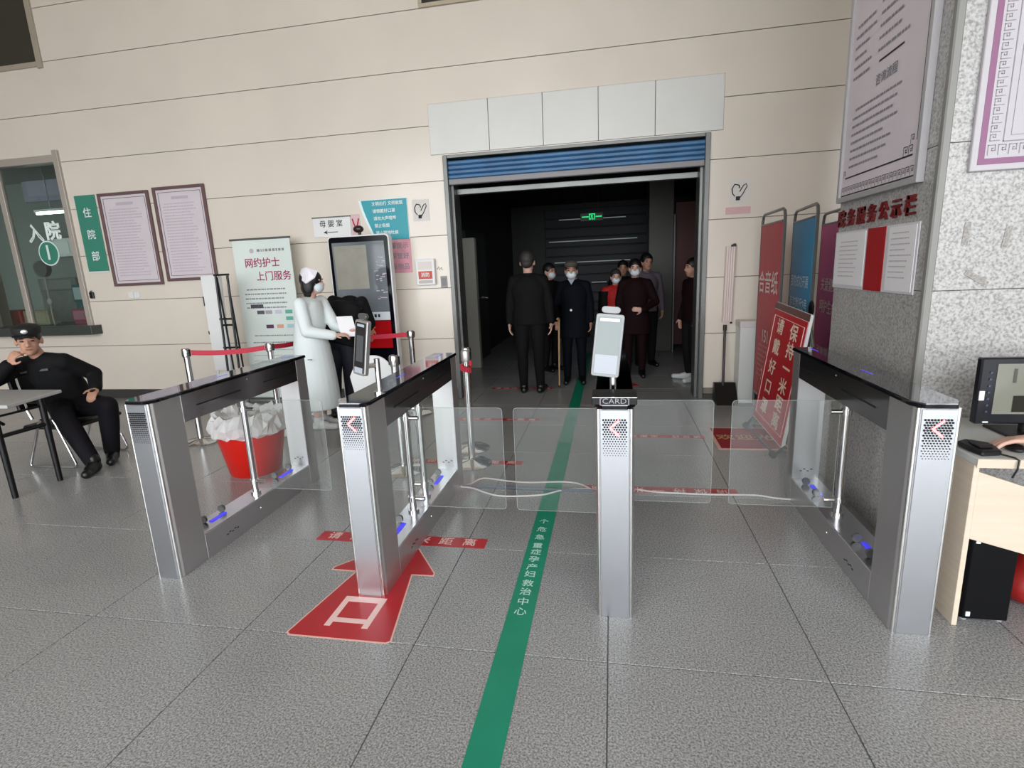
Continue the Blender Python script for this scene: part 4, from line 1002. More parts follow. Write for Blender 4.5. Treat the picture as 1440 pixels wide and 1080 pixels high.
lettering('heading', '咨询流程', .06, M_printgrey, bd, (xs, 3.40, z0+.60), YD, ZU, bold=.01)
print_rows('chart_boxes', M_printgrey, bd, (xs, 3.82, z0+.98), YD, ZU, .25, 6, .055, .014, ragged=.5, seed=32)
print_rows('chart_boxes', M_printgrey, bd, (xs, 3.52, z0+1.12), YD, ZU, .45, 7, .06, .014, ragged=.6, seed=33)
MB().box(xs-.001, xs, 3.24, 3.50, z0+.69, z0+.70).build('chart_line', M_printblack, bd)
ct = thing('raised_lettering', 'dark red raised characters on the column over the papers', 'lettering', (CXF, 3.42, 1.70))
for k, ch in enumerate('院务服务公示栏'):
    o_ = lettering('character', ch, .105, M_maroonletters, ct, (CXF-.012, 3.86-k*.135, 1.735), YD, ZU, bold=.015, eps=.0)
    md = o_.modifiers.new('thick', 'SOLIDIFY'); md.thickness = .012; md.offset = -1
gl = thing('paper_holder', 'clear panel with two white papers and a red middle strip on the column', 'notice', (CXF, 3.43, 1.31))
ph = MB().box(CXF-.006, CXF, 2.945, 3.93, 1.312, 1.662).build('panel', mat('holder_white', '#d3d2d6', .3), gl, bevel=.002)
MB().box(CXF-.009, CXF-.006, 3.265, 3.475, 1.315, 1.66).build('red_strip', mat('holder_red', '#a5141d', .4), ph)
MB().box(CXF-.0085, CXF-.006, 3.50, 3.91, 1.335, 1.65).build('paper', M_whitepaper, ph); MB().box(CXF-.0085, CXF-.006, 2.965, 3.225, 1.325, 1.65).build('paper', M_whitepaper, ph)
print_rows('print_lines', M_printfaint, ph, (CXF-.0085, 3.85, 1.60), YD, ZU, .30, 9, .026, .006, seed=41); print_rows('print_lines', M_printfaint, ph, (CXF-.0085, 3.20, 1.62), YD, ZU, .22, 9, .028, .006, seed=42)
nb = thing('bordered_notice', 'white notice with purple fret border on the bright column face', 'notice', (1.9, CO[2]-.001, 1.85))
yF = CO[2]-.001; x0, z0 = 1.558, 1.855
bd = MB().box(x0, 2.35, yF-.02, yF, z0, 3.0).build('panel', mat('bright_notice_paper', '#bdb8bd', .6), nb, bevel=.003)
M_purple = mat('purple_band', '#8a5a7c', .5)
b = MB().box(x0+.025, x0+.050, yF-.0215, yF-.02, z0+.025, 2.97).box(x0+.05, 2.32, yF-.0215, yF-.02, z0+.025, z0+.05); b.build('purple_band', M_purple, bd)
fret(bd, M_printgrey, (x0+.058, yF-.02, z0+.062), (1, 0, 0), (0, 0, 1), .70, .05, .0015)
fret(bd, M_printgrey, (x0+.10, yF-.02, z0+.12), (0, 0, 1), (-1, 0, 0), .95, .045, .0015)
b = MB().box(x0+.112, x0+.116, yF-.0215, yF-.02, z0+.115, 2.9).box(x0+.112, 2.3, yF-.0215, yF-.02, z0+.115, z0+.119).box(x0+.14, x0+.142, yF-.0215, yF-.02, z0+.14, 2.9).box(x0+.14, 2.3, yF-.0215, yF-.02, z0+.14, z0+.142).build('border_line', M_printgrey, bd)
for k, ch in enumerate('安何展一'): lettering('character', ch, .06, M_printblack, bd, (1.772, yF-.02, 2.30-k*.085), XR, ZU)
for k, (u, v, du, dv) in enumerate(((1362, 312, -6, 32), (1420, 318, -8, 30), (1358, 382, 30, 18))):
    a = wy(u, v, yF-.0005); c = wy(u+du, v+dv, yF-.0005)
    m_ = tag(MB().obox(a-(c-a).cross(Vector((0, 1, 0))).normalized()*.013, (c-a), (c-a).cross(Vector((0, 1, 0))).normalized()*.026, (0, -.0012, 0)).build('glue_mark', mat('old_glue', '#9a9692', .8, mottled=(120, .3))), ('dark glue smear below the bordered notice', 'dark glue smear nearest the monitor side of the column', 'slanting dark glue smear on the column above the monitor')[k], 'mark')

# ------------------------------------------------------------------ people
def fuse(name, build, m, parent, voxel=.009, smooth=5, local=True, keep=1.0):
    """overlapping closed shapes -> one continuous smooth skin"""
    tmp = build.build('tmp', None, None)
    md = tmp.modifiers.new('r', 'REMESH'); md.mode = 'VOXEL'; md.voxel_size = voxel
    if smooth:
        ms = tmp.modifiers.new('s', 'SMOOTH'); ms.factor = .5; ms.iterations = smooth
    if keep < 1:
        mdd = tmp.modifiers.new('d', 'DECIMATE'); mdd.ratio = keep
    dg = bpy.context.evaluated_depsgraph_get()
    me = bpy.data.meshes.new_from_object(tmp.evaluated_get(dg)); me.name = name
    bpy.data.objects.remove(tmp)
    me.polygons.foreach_set('use_smooth', [True]*len(me.polygons))
    me.materials.clear(); me.materials.append(m)
    o = bpy.data.objects.new(name, me); COL.objects.link(o); o.parent = parent
    return o
def limb(b, a, c, r0, r1, n=12):
    b.ell(a, (r0, r0, r0), n); b.ell(c, (r1, r1, r1), n); b.cyl(a, c, r0, r1, n)
def chain(b, pts, rs, n=12):
    for (p, q), (r0, r1) in zip(zip(pts, pts[1:]), zip(rs, rs[1:])): limb(b, p, q, r0, r1, n)
def hand(b, wrist, fwd, nrm, side=1, curl=.4, s=1.0, spread=.10):
    """palm, four fingers of unequal length with knuckle bends, thumb from the side of the palm"""
    w, f = V(wrist), V(fwd).normalized(); n = V(nrm); n = (n-f*n.dot(f)).normalized(); a = f.cross(n)*side
    R = Matrix((a, f, n)).transposed()
    b.ell(w+f*.05*s, (.040*s, .056*s, .017*s), 12, R); limb(b, w-f*.01*s, w+f*.035*s, .024*s, .026*s, 10)
    for k, (off, L) in enumerate(((.030, .068), (.011, .078), (-.009, .073), (-.028, .057))):
        d = (f+a*off*spread*30*.3).normalized(); p = w+f*.092*s+a*off*s; ang = curl
        q = p+(d*math.cos(ang)-n*math.sin(ang))*L*.5*s; ang += curl*1.1
        r = q+(d*math.cos(ang)-n*math.sin(ang))*L*.32*s; ang += curl*.7
        e = r+(d*math.cos(ang)-n*math.sin(ang))*L*.24*s
        chain(b, [w+f*.06*s+a*off*.9*s, p, q, r, e], [.010*s, .0098*s, .0092*s, .0086*s, .0075*s], 8)
    t0 = w+f*.025*s+a*.030*s; t1 = t0+(f*.55+a*.75-n*.15).normalized()*.038*s; t2 = t1+(f*.85+a*.35-n*.35).normalized()*.030*s
    chain(b, [w+f*.02*s+a*.012*s, t0, t1, t2], [.014*s, .0125*s, .0108*s, .009*s], 8)
def stand_joints(h=1.72, **kw):
    k = h/1.72
    J = dict(head=(0, -.015, 1.595), neck=(0, .01, 1.460), chest=(0, .0, 1.27), waist=(0, .0, 1.07), pelvis=(0, .01, .93),
             shL=(.176, .01, 1.378), elL=(.235, .03, 1.125), wrL=(.235, -.05, .885), shR=(-.176, .01, 1.378), elR=(-.235, .03, 1.125), wrR=(-.235, -.05, .885),
             hipL=(.092, .01, .90), knL=(.10, -.01, .49), anL=(.105, .035, .085), hipR=(-.092, .01, .90), knR=(-.10, -.01, .49), anR=(-.105, .035, .085))
    J = {a: Vector(p)*k for a, p in J.items()}
    J['toeL'] = J['anL']+Vector((.02, -.19, -.05))*k; J['toeR'] = J['anR']+Vector((-.02, -.19, -.05))*k
    for a, p in kw.items(): J[a] = Vector(p)
    J['k'] = k
    return J
def frames(J):
    up = (J['neck']-J['pelvis']).normalized(); side = (J['shL']-J['shR']); side = (side-up*side.dot(up)).normalized(); fr = up.cross(side)*-1
    return up, side, fr
def torso(b, J, g=0.0, bottom=None, broad=1.0):
    up, side, fr = frames(J); k = J['k']
    hs = (J['hipL']-J['hipR']).normalized()
    pts = [(J['pelvis']-up*.06*k if bottom is None else V(bottom), .150, .105), (J['pelvis'], .160, .115), (J['waist'], .142, .105), (lerp(J['waist'], J['chest'], .5), .152, .110), (J['chest'], .168, .118), (J['chest']+(J['neck']-J['chest'])*.5, .150, .095), (J['neck']-up*.03*k, .085, .07)]
    b.loft([(p, (rx*k*broad+g), (ry*k+g), side, fr) for p, rx, ry in pts], 20)
    for s_ in 'LR': limb(b, J['neck']-up*.045*k, J['sh'+s_]-up*.008*k, .050*k+g, .052*k+g)
def arms(b, J, g=0.0, to_wrist=1.0, which='LR'):
    k = J['k']
    for s_ in which:
        e = lerp(J['el'+s_], J['wr'+s_], to_wrist)
        chain(b, [J['sh'+s_], lerp(J['sh'+s_], J['el'+s_], .5), J['el'+s_], e], [.052*k+g, .048*k+g, .042*k+g, .030*k+g])
def legs(b, J, g=0.0, to=1.0):
    k = J['k']
    for s_ in 'LR':
        hp, kn, an = J['hip'+s_], J['kn'+s_], J['an'+s_]; e = lerp(kn, an, to)
        chain(b, [hp, lerp(hp, kn, .5), kn, lerp(kn, an, .35), e], [.092*k+g, .078*k+g, .056*k+g, .055*k+g, .040*k+g])
def headshape(b, J, look=None, nose=True):
    k = J['k']*1.06; h = J['head']; R = look or Matrix.Identity(3)
    def L(x, y, z): return h+R @ Vector((x, y, z))*k
    b.ell(L(0, .012, .022), (.077*k, .098*k, .098*k), 18, R)
    b.ell(L(0, -.022, -.045), (.060*k, .070*k, .075*k), 16, R)
    b.ell(L(0, -.052, -.092), (.030*k, .026*k, .024*k), 12, R)
    if nose:
        chain(b, [L(0, -.080, .012), L(0, -.100, -.028)], [.010*k, .015*k], 8)
        for s_ in (-1, 1): b.ell(L(s_*.014, -.090, -.034), (.010*k, .010*k, .009*k), 8, R)
        for s_ in (-1, 1): b.ell(L(s_*.035, -.072, .020), (.020*k, .014*k, .008*k), 8, R)
    for s_ in (-1, 1): b.ell(L(s_*.078, .012, -.012), (.012*k, .022*k, .034*k), 10, R)
    chain(b, [L(0, .02, -.06), J['neck'], J['neck']+(J['chest']-J['neck'])*.3], [.052*k, .052*k, .060*k])
    return L, R
def face_parts(parent, L, R, k, mouth=True, brow=True):
    for s_ in (-1, 1):
        MB().ell(L(s_*.032, -.083, .004), (.013*k, .006*k, .006*k), 10, R).build('eye', M_eye, parent, smooth=True, local=True)
        if brow: MB().ell(L(s_*.034, -.088, .026), (.021*k, .006*k, .005*k), 10, R).build('eyebrow', M_hair, parent, smooth=True, local=True)
    if mouth: MB().ell(L(0, -.084, -.062), (.025*k, .010*k, .008*k), 10, R).build('mouth', M_lip, parent, smooth=True, local=True)
def face_mask(parent, L, R, k, m):
    b = MB(); b.ell(L(0, -.046, -.052), (.064*k, .058*k, .054*k), 18, R)
    o = b.build('face_mask', m, parent, smooth=True, local=True)
    s = MB()
    for q in (-1, 1):
        s.tube([L(q*.058, -.045, -.02), L(q*.082, .01, .0)], .002*k, 5); s.tube([L(q*.060, -.04, -.07), L(q*.082, .012, -.025)], .002*k, 5)
    s.build('ear_loop', m, o, local=True)
def short_hair(parent, L, R, k, m, lo=.0, thick=.010):
    b = MB(); b.ell(L(0, .022, .036), ((.077+thick)*k, (.098+thick*.7)*k, (.088+thick)*k), 18, R); b.ell(L(0, .060, -.01+lo), (.070*k, .058*k, .062*k), 14, R)
    return fuse('hair', b, m, parent, .009, 3)
def shoes(parent, J, m, sole=None):
    k = J['k']
    for s_ in 'LR':
        b = MB(); an, to = J['an'+s_], J['toe'+s_]; f = (to-an); f.z = 0; f.normalize(); z0 = .035*k+max(0, min(an.z, to.z)-.035*k)*0
        limb(b, Vector((an.x, an.y, .040*k))-f*.04*k, Vector((to.x, to.y, .036*k)), .042*k, .036*k); limb(b, Vector((an.x, an.y, .05*k)), Vector((an.x, an.y, .12*k)), .054*k, .052*k); limb(b, Vector((an.x, an.y, .075*k)), Vector((an.x, an.y, .05*k))+f*.10*k, .050*k, .040*k)
        o = fuse('shoe', b, m, parent, .008, 3)
def person(label, h, loc, rotz, J, skin, top, bottom, hair=None, group=None, mask=None, look=None, hands=(), long_coat=None, shoe=None, voxel=.010, top_name='jacket', face=True, sleeves=.97, wide=1.0):
    t = thing('person', label, 'person', loc, rotz, group); k = J['k']
    b = MB(); torso(b, J); arms(b, J); legs(b, J); L, R = headshape(b, J, look)
    for s_ in 'LR':
        f = J['toe'+s_]-J['an'+s_]; limb(b, J['an'+s_], J['an'+s_]+f*.7, .030*k, .022*k)
    for s_, fw, nr, side, curl in hands: hand(b, J['wr'+s_], fw, nr, side, curl, k)
    fuse('body', b, skin, t, voxel, 4)
    b = MB(); torso(b, J, .016, broad=wide); arms(b, J, .014, sleeves)
    up, side, fr = frames(J)
    if long_coat:
        b.loft([(J['waist'], .155*k*wide, .125*k, side, fr), (J['pelvis'], .178*k*wide, .140*k, side, fr), ((J['pelvis']+V(long_coat))/2, .195*k*wide, .155*k, side, fr), (V(long_coat), .205*k*wide, .165*k, side, fr)], 20)
    else:
        b.loft([(J['waist'], .160*k*wide, .125*k, side, fr), (J['pelvis'], .180*k*wide, .138*k, side, fr), (J['pelvis']-up*.075*k, .184*k*wide, .142*k, side, fr)], 20)
    fuse(top_name, b, top, t, voxel, 5)
    b = MB(); legs(b, J, .012, .96); hc = (J['hipL']+J['hipR'])/2
    b.ell(hc+Vector((0, .005, .02)), (.165*k, .125*k, .12*k), 16)
    fuse('trousers', b, bottom, t, voxel, 5)
    # collar ring
    c0 = J['neck']-up*.025*k; MB().loft([(c0-up*.02*k, .075*k, .072*k, side, fr), (c0+up*.028*k, .066*k, .064*k, side, fr)], 18).build('collar', top, t, smooth=True, local=True)
    if shoe: shoes(t, J, shoe)
    k *= 1.06
    if hair: short_hair(t, L, R, k, hair)
    if face: face_parts(t, L, R, k, mouth=mask is None)
    if mask: face_mask(t, L, R, k, mask)
    return t, L, R
DN, UPV, FWV = Vector((0, 0, -1)), Vector((0, 0, 1)), Vector((0, -1, 0))

# corridor people
J = stand_joints(1.73, toeL=(.14, .22, .04), toeR=(-.12, .22, .04), wrL=(.26, .02, .88), wrR=(-.26, .06, .88), head=(0, .0, 1.598))
t, L, R = person('man with greying cropped hair walking away in a charcoal jacket', 1.73, (-.985, 6.42, 0), 0.0, J, M_skinpale, M_grey, M_grey, M_hairgrey, face=False, shoe=M_shoe, wide=1.18, look=Matrix.Rotation(PI, 3, 'Z'),
    hands=(('L', DN, Vector((1, 0, 0)), 1, .35), ('R', DN, Vector((-1, 0, 0)), -1, .35)))
MB().loft([((0, .01, 1.455), .064, .062, (1, 0, 0), (0, 1, 0)), ((0, .01, 1.472), .062, .060, (1, 0, 0), (0, 1, 0))], 18).build('shirt_collar', M_whitepaper, t, smooth=True, local=True)
J = stand_joints(1.60, wrR=(-.20, -.24, .86), elR=(-.25, -.02, 1.03), head=(-.02, -.045, 1.475))
t, L, R = person('older man in a navy coat, cap and white mask leaning on a cane', 1.60, (-.49, 7.0, 0), 0.05, J, M_skin, M_navy, M_navy, M_hairgrey, mask=M_mask, shoe=M_shoe, wide=1.12, long_coat=(0, .0, .62),
    hands=(('R', Vector((0, -.5, -.85)), Vector((0, -.85, .5)), 1, .8), ('L', DN, Vector((1, 0, 0)), 1, .4)))
b = MB(); k = J['k']*1.06; b.ell(L(0, .01, .075), (.092*k, .112*k, .055*k), 16, R); o = fuse('cap', b, mat('cap_tweed', '#4b453e', .8), t, .009, 3)
MB().loft([(L(0, -.07, .052), .075*k, .06*k, (1, 0, 0), (0, 1, 0)), (L(0, -.08, .044), .07*k, .06*k, (1, 0, 0), (0, 1, 0))], 16).build('cap_peak', bpy.data.materials['cap_tweed'], o, local=True)
MB().ell((-.03, -.145, .98), (.016, .006, .016), 10).build('badge', M_print, t, local=True)
MB().prism([L(-.05, -.05, -.10), L(.05, -.05, -.10), L(.0, -.085, -.18)], (0, .012, 0)).build('scarf', mat('scarf_pale', '#8b98a6', .7), t, local=True)
cn = thing('walking_cane', 'pale wooden walking cane held by the older man', 'cane', (-.665, 6.74, 0))
MB().tube([(-.672, 6.715, 0), (-.663, 6.70, .5), (-.655, 6.685, .86)], [.010, .012, .013], 10).build('shaft', M_wood, cn, smooth=True)
MB().tube([(-.655, 6.685, .85), (-.655, 6.68, .885), (-.66, 6.65, .90), (-.665, 6.61, .895)], [.013, .016, .016, .014], 10).build('handle', M_wood, cn, smooth=True)
MB().cyl((-.672, 6.715, 0), (-.672, 6.715, .03), .014, n=10).build('tip', M_black, cn)
J = stand_joints(1.46, wrR=(-.05, -.19, .98*.85), wrL=(.06, -.19, .95*.85))
t, L, R = person('short person in a bright red sweater and white mask in the corridor', 1.46, (.055, 7.8, 0), 0.1, J, M_skinpale, M_redcloth, M_uniform, M_hairgrey, mask=M_mask, shoe=M_shoe, top_name='sweater',
    hands=(('R', Vector((.8, -.3, 0)), Vector((0, -1, 0)), 1, .4), ('L', Vector((-.8, -.3, 0)), Vector((0, -1, 0)), -1, .4)))
op = MB(); 
for s_ in (-1, 1):
    op.loft([((s_*.165, .01, 1.16), .075, .10, (1, 0, 0), (0, 1, 0)), ((s_*.175, .01, .95), .075, .105, (1, 0, 0), (0, 1, 0)), ((s_*.18, .01, .62), .075, .115, (1, 0, 0), (0, 1, 0))], 14)
op.build('open_coat', M_uniform, t, smooth=True, local=True)
J = stand_joints(1.58, wrL=(.10, -.20, .93), elL=(.27, -.02, 1.02))
t, L, R = person('person in a dark maroon coat and white mask beside the red sweater', 1.58, (.305, 7.4, 0), -0.05, J, M_skinpale, M_maroon, M_maroon, M_hair, mask=M_mask, shoe=M_shoe, wide=1.15, long_coat=(0, 0, .60),
    hands=(('L', Vector((-.9, -.2, .1)), Vector((0, -1, 0)), -1, .5), ('R', DN, Vector((-1, 0, 0)), -1, .4)))
J = stand_joints(1.66)
t, L, R = person('person in a lilac shirt half hidden behind the maroon coat', 1.66, (.50, 8.2, 0), 0.3, J, M_skin, M_lilac, M_uniform, M_hair, shoe=M_shoe, top_name='shirt', hands=(('L', DN, Vector((1, 0, 0)), 1, .4), ('R', DN, Vector((-1, 0, 0)), -1, .4)))
J = stand_joints(1.58)
t, L, R = person('dark-clothed person whose face shows between red sweater and maroon coat', 1.58, (.17, 8.6, 0), 0.0, J, M_skin, M_uniform, M_uniform, M_hair, shoe=M_shoe, hands=(('L', DN, Vector((1, 0, 0)), 1, .4), ('R', DN, Vector((-1, 0, 0)), -1, .4)))
J = stand_joints(1.58)
t, L, R = person('dark-haired person in black half hidden behind the man in charcoal', 1.58, (-.90, 7.9, 0), 0.9, J, M_skin, M_uniform, M_uniform, M_hair, mask=M_mask, shoe=M_shoe, hands=(('L', DN, Vector((1, 0, 0)), 1, .4), ('R', DN, Vector((-1, 0, 0)), -1, .4)))
J = stand_joints(1.56, toeR=(-.22, -.12, .04))
t, L, R = person('person in dark clothes and pale shoes beside the door jamb', 1.56, (1.0, 7.1, 0), -1.2, J, M_skin, M_maroon, M_uniform, M_hair, shoe=M_whiteshoe, wide=1.05, hands=(('L', DN, Vector((1, 0, 0)), 1, .4), ('R', DN, Vector((-1, 0, 0)), -1, .4)))

# nurse: long white coat, folded cap, seen from behind her left shoulder, facing the kiosk
NX, NY = -2.93, 4.88
look = Matrix.Rotation(PI/2+.25, 3, 'Z')
nt_ = dict(head=(.045, .0, 1.485), neck=(.0, .0, 1.335), chest=(-.03, .0, 1.16), waist=(-.06, .0, .97), pelvis=(-.05, .0, .85),
    shL=(.02, .15, 1.285), elL=(.16, .12, 1.04), wrL=(.38, .0, 1.00), shR=(-.03, -.15, 1.28), elR=(.03, -.19, 1.02), wrR=(.27, -.10, .965),
    hipL=(-.05, .085, .82), knL=(-.02, .09, .45), anL=(-.08, .09, .085), hipR=(-.05, -.085, .82), knR=(-.01, -.09, .45), anR=(-.03, -.08, .085), toeL=(.10, .10, .035), toeR=(.15, -.07, .035))
J = stand_joints(1.60, **nt_)
t = thing('person', 'nurse in a long white coat and folded white cap holding a paper', 'person', (NX, NY, 0)); k = J['k']
b = MB(); torso(b, J); arms(b, J); legs(b, J); L, R = headshape(b, J, look)
hand(b, J['wrR'], (1, .3, .1), (0, -.2, 1), 1, .5, .95); hand(b, J['wrL'], (1, -.2, .1), (0, .2, 1), -1, .5, .95)
for s_ in 'LR': limb(b, J['an'+s_], lerp(J['an'+s_], J['toe'+s_], .7), .030, .022)
fuse('body', b, M_skinpale, t, .008, 3)
b = MB(); torso(b, J, .018); arms(b, J, .020, .92); up, side, fr = frames(J)
xs_, ys2 = Vector((1, 0, 0)), Vector((0, 1, 0))
b.loft([(J['chest'], .135, .175, xs_, ys2), (J['waist'], .145, .165, xs_, ys2), (J['pelvis'], .175, .185, xs_, ys2), (Vector((-.05, 0, .60)), .205, .20, xs_, ys2), (Vector((-.045, 0, .40)), .215, .21, xs_, ys2), (Vector((-.04, 0, .22)), .215, .21, xs_, ys2)], 24)
co = fuse('white_coat', b, M_nurse, t, .010, 5)
MB().box(.02, .06, -.222, -.205, .745, .752).build('pocket_slit', M_printgrey, co, local=True)
shoes(t, J, M_whiteshoe)
b = MB(); k = J['k']*1.06
b.ell(L(0, .022, .030), (.092*k, .112*k, .102*k), 18, R); b.ell(L(.0, .055, -.055), (.085*k, .07*k, .075*k), 14, R); b.ell(L(0, .055, -.115), (.072*k, .05*k, .05*k), 12, R)
for q_ in (-1, 1): b.ell(L(q_*.070, .035, -.035), (.032*k, .062*k, .088*k), 12, R)
hr = fuse('hair', b, M_hair, t, .009, 3)
cp = MB(); hd = J['head']
def C(x, y, z): return hd+Vector((x*.88, y*.92, z*.88-.004))
cp.prism([C(-.085, -.055, .150), C(-.005, -.110, .165), C(-.005, -.135, -.005), C(-.115, -.075, .055)], (-.01, .012, 0))
cp.prism([C(-.005, -.110, .165), C(.085, -.045, .125), C(.070, -.095, .050), C(-.005, -.135, -.005)], (.01, .012, 0))
cp.prism([C(-.085, -.055, .150), C(-.005, -.110, .165), C(.085, -.045, .125), C(.0, .05, .135)], (0, .0, -.015))
cp.build('nurse_cap', M_nursecap, t, local=True)
face_parts(t, L, R, k, mouth=False); face_mask(t, L, R, k, M_mask)
pp = thing('paper_sheet', 'white paper sheet held out by the nurse', 'paper', (-2.57, 4.86, 1.0))
MB().obox((-2.655, 4.83, 1.145), (.155, .03, 0), (.035, .005, -.20), (0, .003, 0)).build('sheet', M_whitepaper, pp)

# colleague in black bending away behind the paper
bt = dict(pelvis=(.0, .0, .86), waist=(.03, .03, 1.02), chest=(.06, .09, 1.20), neck=(.07, .24, 1.245), head=(.05, .31, 1.07), shL=(.23, .12, 1.25), shR=(-.11, .13, 1.27), elL=(.27, .20, 1.01), elR=(-.13, .24, 1.03), wrL=(.18, .34, .95), wrR=(-.06, .36, .95),
    hipL=(.09, .0, .84), hipR=(-.09, .0, .84), knL=(.07, .02, .46), knR=(-.12, .02, .46), anL=(.06, -.02, .085), anR=(-.14, -.02, .085), toeL=(.10, .18, .035), toeR=(-.15, .18, .035))
J = stand_joints(1.70, **bt)
t, L, R = person('person in black uniform bending over in front of the kiosk beside the nurse', 1.7, (-2.87, 5.27, 0), 0, J, M_skin, M_uniform, mat('navy_trousers', '#0e1020', .75), M_hair, face=False, shoe=M_shoe, wide=1.15, look=Matrix.Rotation(PI, 3, 'Z') @ Matrix.Rotation(1.0, 3, 'X'),
    hands=(('L', Vector((0, .25, -1)), Vector((0, 1, .25)), 1, .4), ('R', Vector((0, .25, -1)), Vector((0, 1, .25)), -1, .4)))
MB().ell((.065, .165, 1.275), (.095, .085, .05), 14).build('high_collar', M_uniform, t, smooth=True, local=True)
MB().prism([(.215, .035, 1.19), (.255, .045, 1.19), (.235, .04, 1.145)], (0, .012, 0)).build('shoulder_patch', M_framegrey, t, local=True)

# seated guard, chin on his hand, other hand on his thigh
GX, GY_ = -4.78, 3.80
def gl_(x, y, z): return (x-GX, y-GY_, z)
gt = dict(pelvis=gl_(-4.80, 3.86, .50), waist=gl_(-4.80, 3.83, .66), chest=gl_(-4.80, 3.76, .82), neck=gl_(-4.785, 3.66, .985), head=gl_(-4.765, 3.60, 1.125),
    shL=gl_(-4.615, 3.72, .925), elL=gl_(-4.555, 3.92, .775), wrL=gl_(-4.43, 3.80, .665), shR=gl_(-4.975, 3.68, .905), elR=gl_(-5.00, 3.42, .805), wrR=gl_(-4.845, 3.475, .945),
    hipL=gl_(-4.71, 3.85, .50), knL=gl_(-4.30, 3.76, .525), anL=gl_(-4.40, 3.80, .085), hipR=gl_(-4.85, 3.83, .50), knR=gl_(-4.53, 3.55, .50), anR=gl_(-4.30, 3.53, .085), toeL=gl_(-4.30, 3.68, .035), toeR=gl_(-4.23, 3.39, .035))
J = stand_joints(1.70, **gt)
lk = Matrix.Rotation(.80, 3, 'Z') @ Matrix.Rotation(.10, 3, 'X')
t = thing('person', 'seated guard in black uniform and badge cap resting chin on hand', 'person', (GX, GY_, 0)); k = J['k']
b = MB(); torso(b, J); arms(b, J); legs(b, J); L, R = headshape(b, J, lk)
hand(b, J['wrR'], (.55, .05, .75), (0, -1, .1), 1, .85, .95); hand(b, J['wrL'], (.35, -.75, -.35), (.3, -.1, 1), 1, .55, .95)
for s_ in 'LR': limb(b, J['an'+s_], lerp(J['an'+s_], J['toe'+s_], .7), .030, .022)
fuse('body', b, M_skin, t, .0075, 3)
b = MB(); torso(b, J, .022, broad=1.15); arms(b, J, .020, .93); up, side, fr = frames(J)
b.loft([(J['chest'], .185, .140, side, fr), (J['waist'], .185, .150, side, fr), (J['pelvis']+Vector((0, 0, .0)), .195, .16, side, fr)], 20)
jk = fuse('jacket', b, M_uniform, t, .010, 5)
b = MB(); legs(b, J, .022, .97); b.ell((J['hipL']+J['hipR'])/2+Vector((0, .02, .01)), (.20, .17, .12), 16)
fuse('trousers', b, M_uniform2, t, .010, 4)
shoes(t, J, M_shoe); k = J['k']*1.06; short_hair(t, L, R, k, M_hair); face_parts(t, L, R, k)
b = MB(); b.ell(L(0, .015, .085), (.096*k, .114*k, .045*k), 18, R); b.loft([(L(0, .015, .048), .091*k, .109*k, R @ Vector((1, 0, 0)), R @ Vector((0, 1, 0))), (L(0, .015, .105), .094*k, .112*k, R @ Vector((1, 0, 0)), R @ Vector((0, 1, 0)))], 20)
cpo = fuse('cap', b, mat('cap_black', '#111512', .7), t, .009, 3)
MB().prism([L(.085*math.sin(a), -.085-.055*math.cos(a), .050-.012*math.cos(a)) for a in [(-75+15*q)*PI/180 for q in range(11)]], R @ Vector((0, -.004, .010))).build('cap_peak', M_black, cpo, local=True)
MB().ell(L(0, -.108, .082), (.022*k, .008*k, .018*k), 12, R).build('cap_badge', mat('badge_silver', '#cfd4d2', .3, .6), cpo, local=True)
MB().obox(J['chest']+side*.06-fr*.0+Vector((0, -.150, .035)), (.075, .01, .004), (0, -.006, .0), (0, 0, .018)).build('name_tag', M_framegrey, jk, local=True)
MB().obox(J['chest']-side*.12+Vector((0, -.148, .02)), (.07, .0, .012), (0, -.006, .0), (0, 0, .014)).build('pocket_flap', mat('pocket_grey', '#3a3a3a', .7), jk, local=True)
MB().ell((J['wrL']+Vector((.03, -.06, -.005))), (.012, .03, .012), 8).build('radio', M_black, t, local=True)

# his chair and the folding table
ch = thing('chrome_chair', 'black chair with bent chrome sled legs under the seated guard', 'chair', (-4.80, 3.85, 0))
for yy, xx in ((3.58, -4.78), (4.08, -4.78)):
    MB().tube([(xx-.02, yy, .44), (xx-.06, yy, .40), (xx-.24, yy, .04), (xx-.235, yy, .018), (xx-.21, yy, .012), (xx+.20, yy, .012), (xx+.235, yy, .02), (xx+.24, yy, .05), (xx+.12, yy, .40), (xx+.10, yy, .44)], .012, 10).build('leg_frame', M_chrome, ch, smooth=True)
MB().box(-5.02, -4.52, 3.58, 4.08, .35, .385).build('seat', M_black, ch, bevel=.015, seg=2)
MB().obox((-5.03, 3.60, .50), (0, .46, 0), (-.03, 0, 0), (-.06, 0, .38)).build('backrest', M_black, ch, bevel=.008)
for yy in (3.66, 4.0): MB().tube([(-5.0, yy, .42), (-5.04, yy, .52), (-5.09, yy, .85)], .012, 8).build('back_post', M_chrome, ch, smooth=True)
tb = thing('folding_table', 'pale folding table with black tapered legs in front of the guard', 'table', (-5.1, 3.17, 0))
TX1 = -4.33
MB().prism([(TX1, 3.43, .715), (TX1+.13, 2.93, .715), (-6.2, 2.93, .715), (-6.2, 3.43, .715)], (0, 0, .025)).build('tabletop', M_tablewhite, tb, bevel=.004)
for x, y in ((-4.43, 3.0), (-4.43, 3.34), (-6.05, 3.0), (-6.05, 3.34)):
    MB().tube([(x-.01, y, .71), (x, y, 0)], [.024, .02], 10).build('leg', M_blackmetal, tb, smooth=True)
for y in (3.0, 3.34): MB().tube([(-4.44, y, .66), (-6.04, y, .66)], .012, 8).build('rail', M_blackmetal, tb)
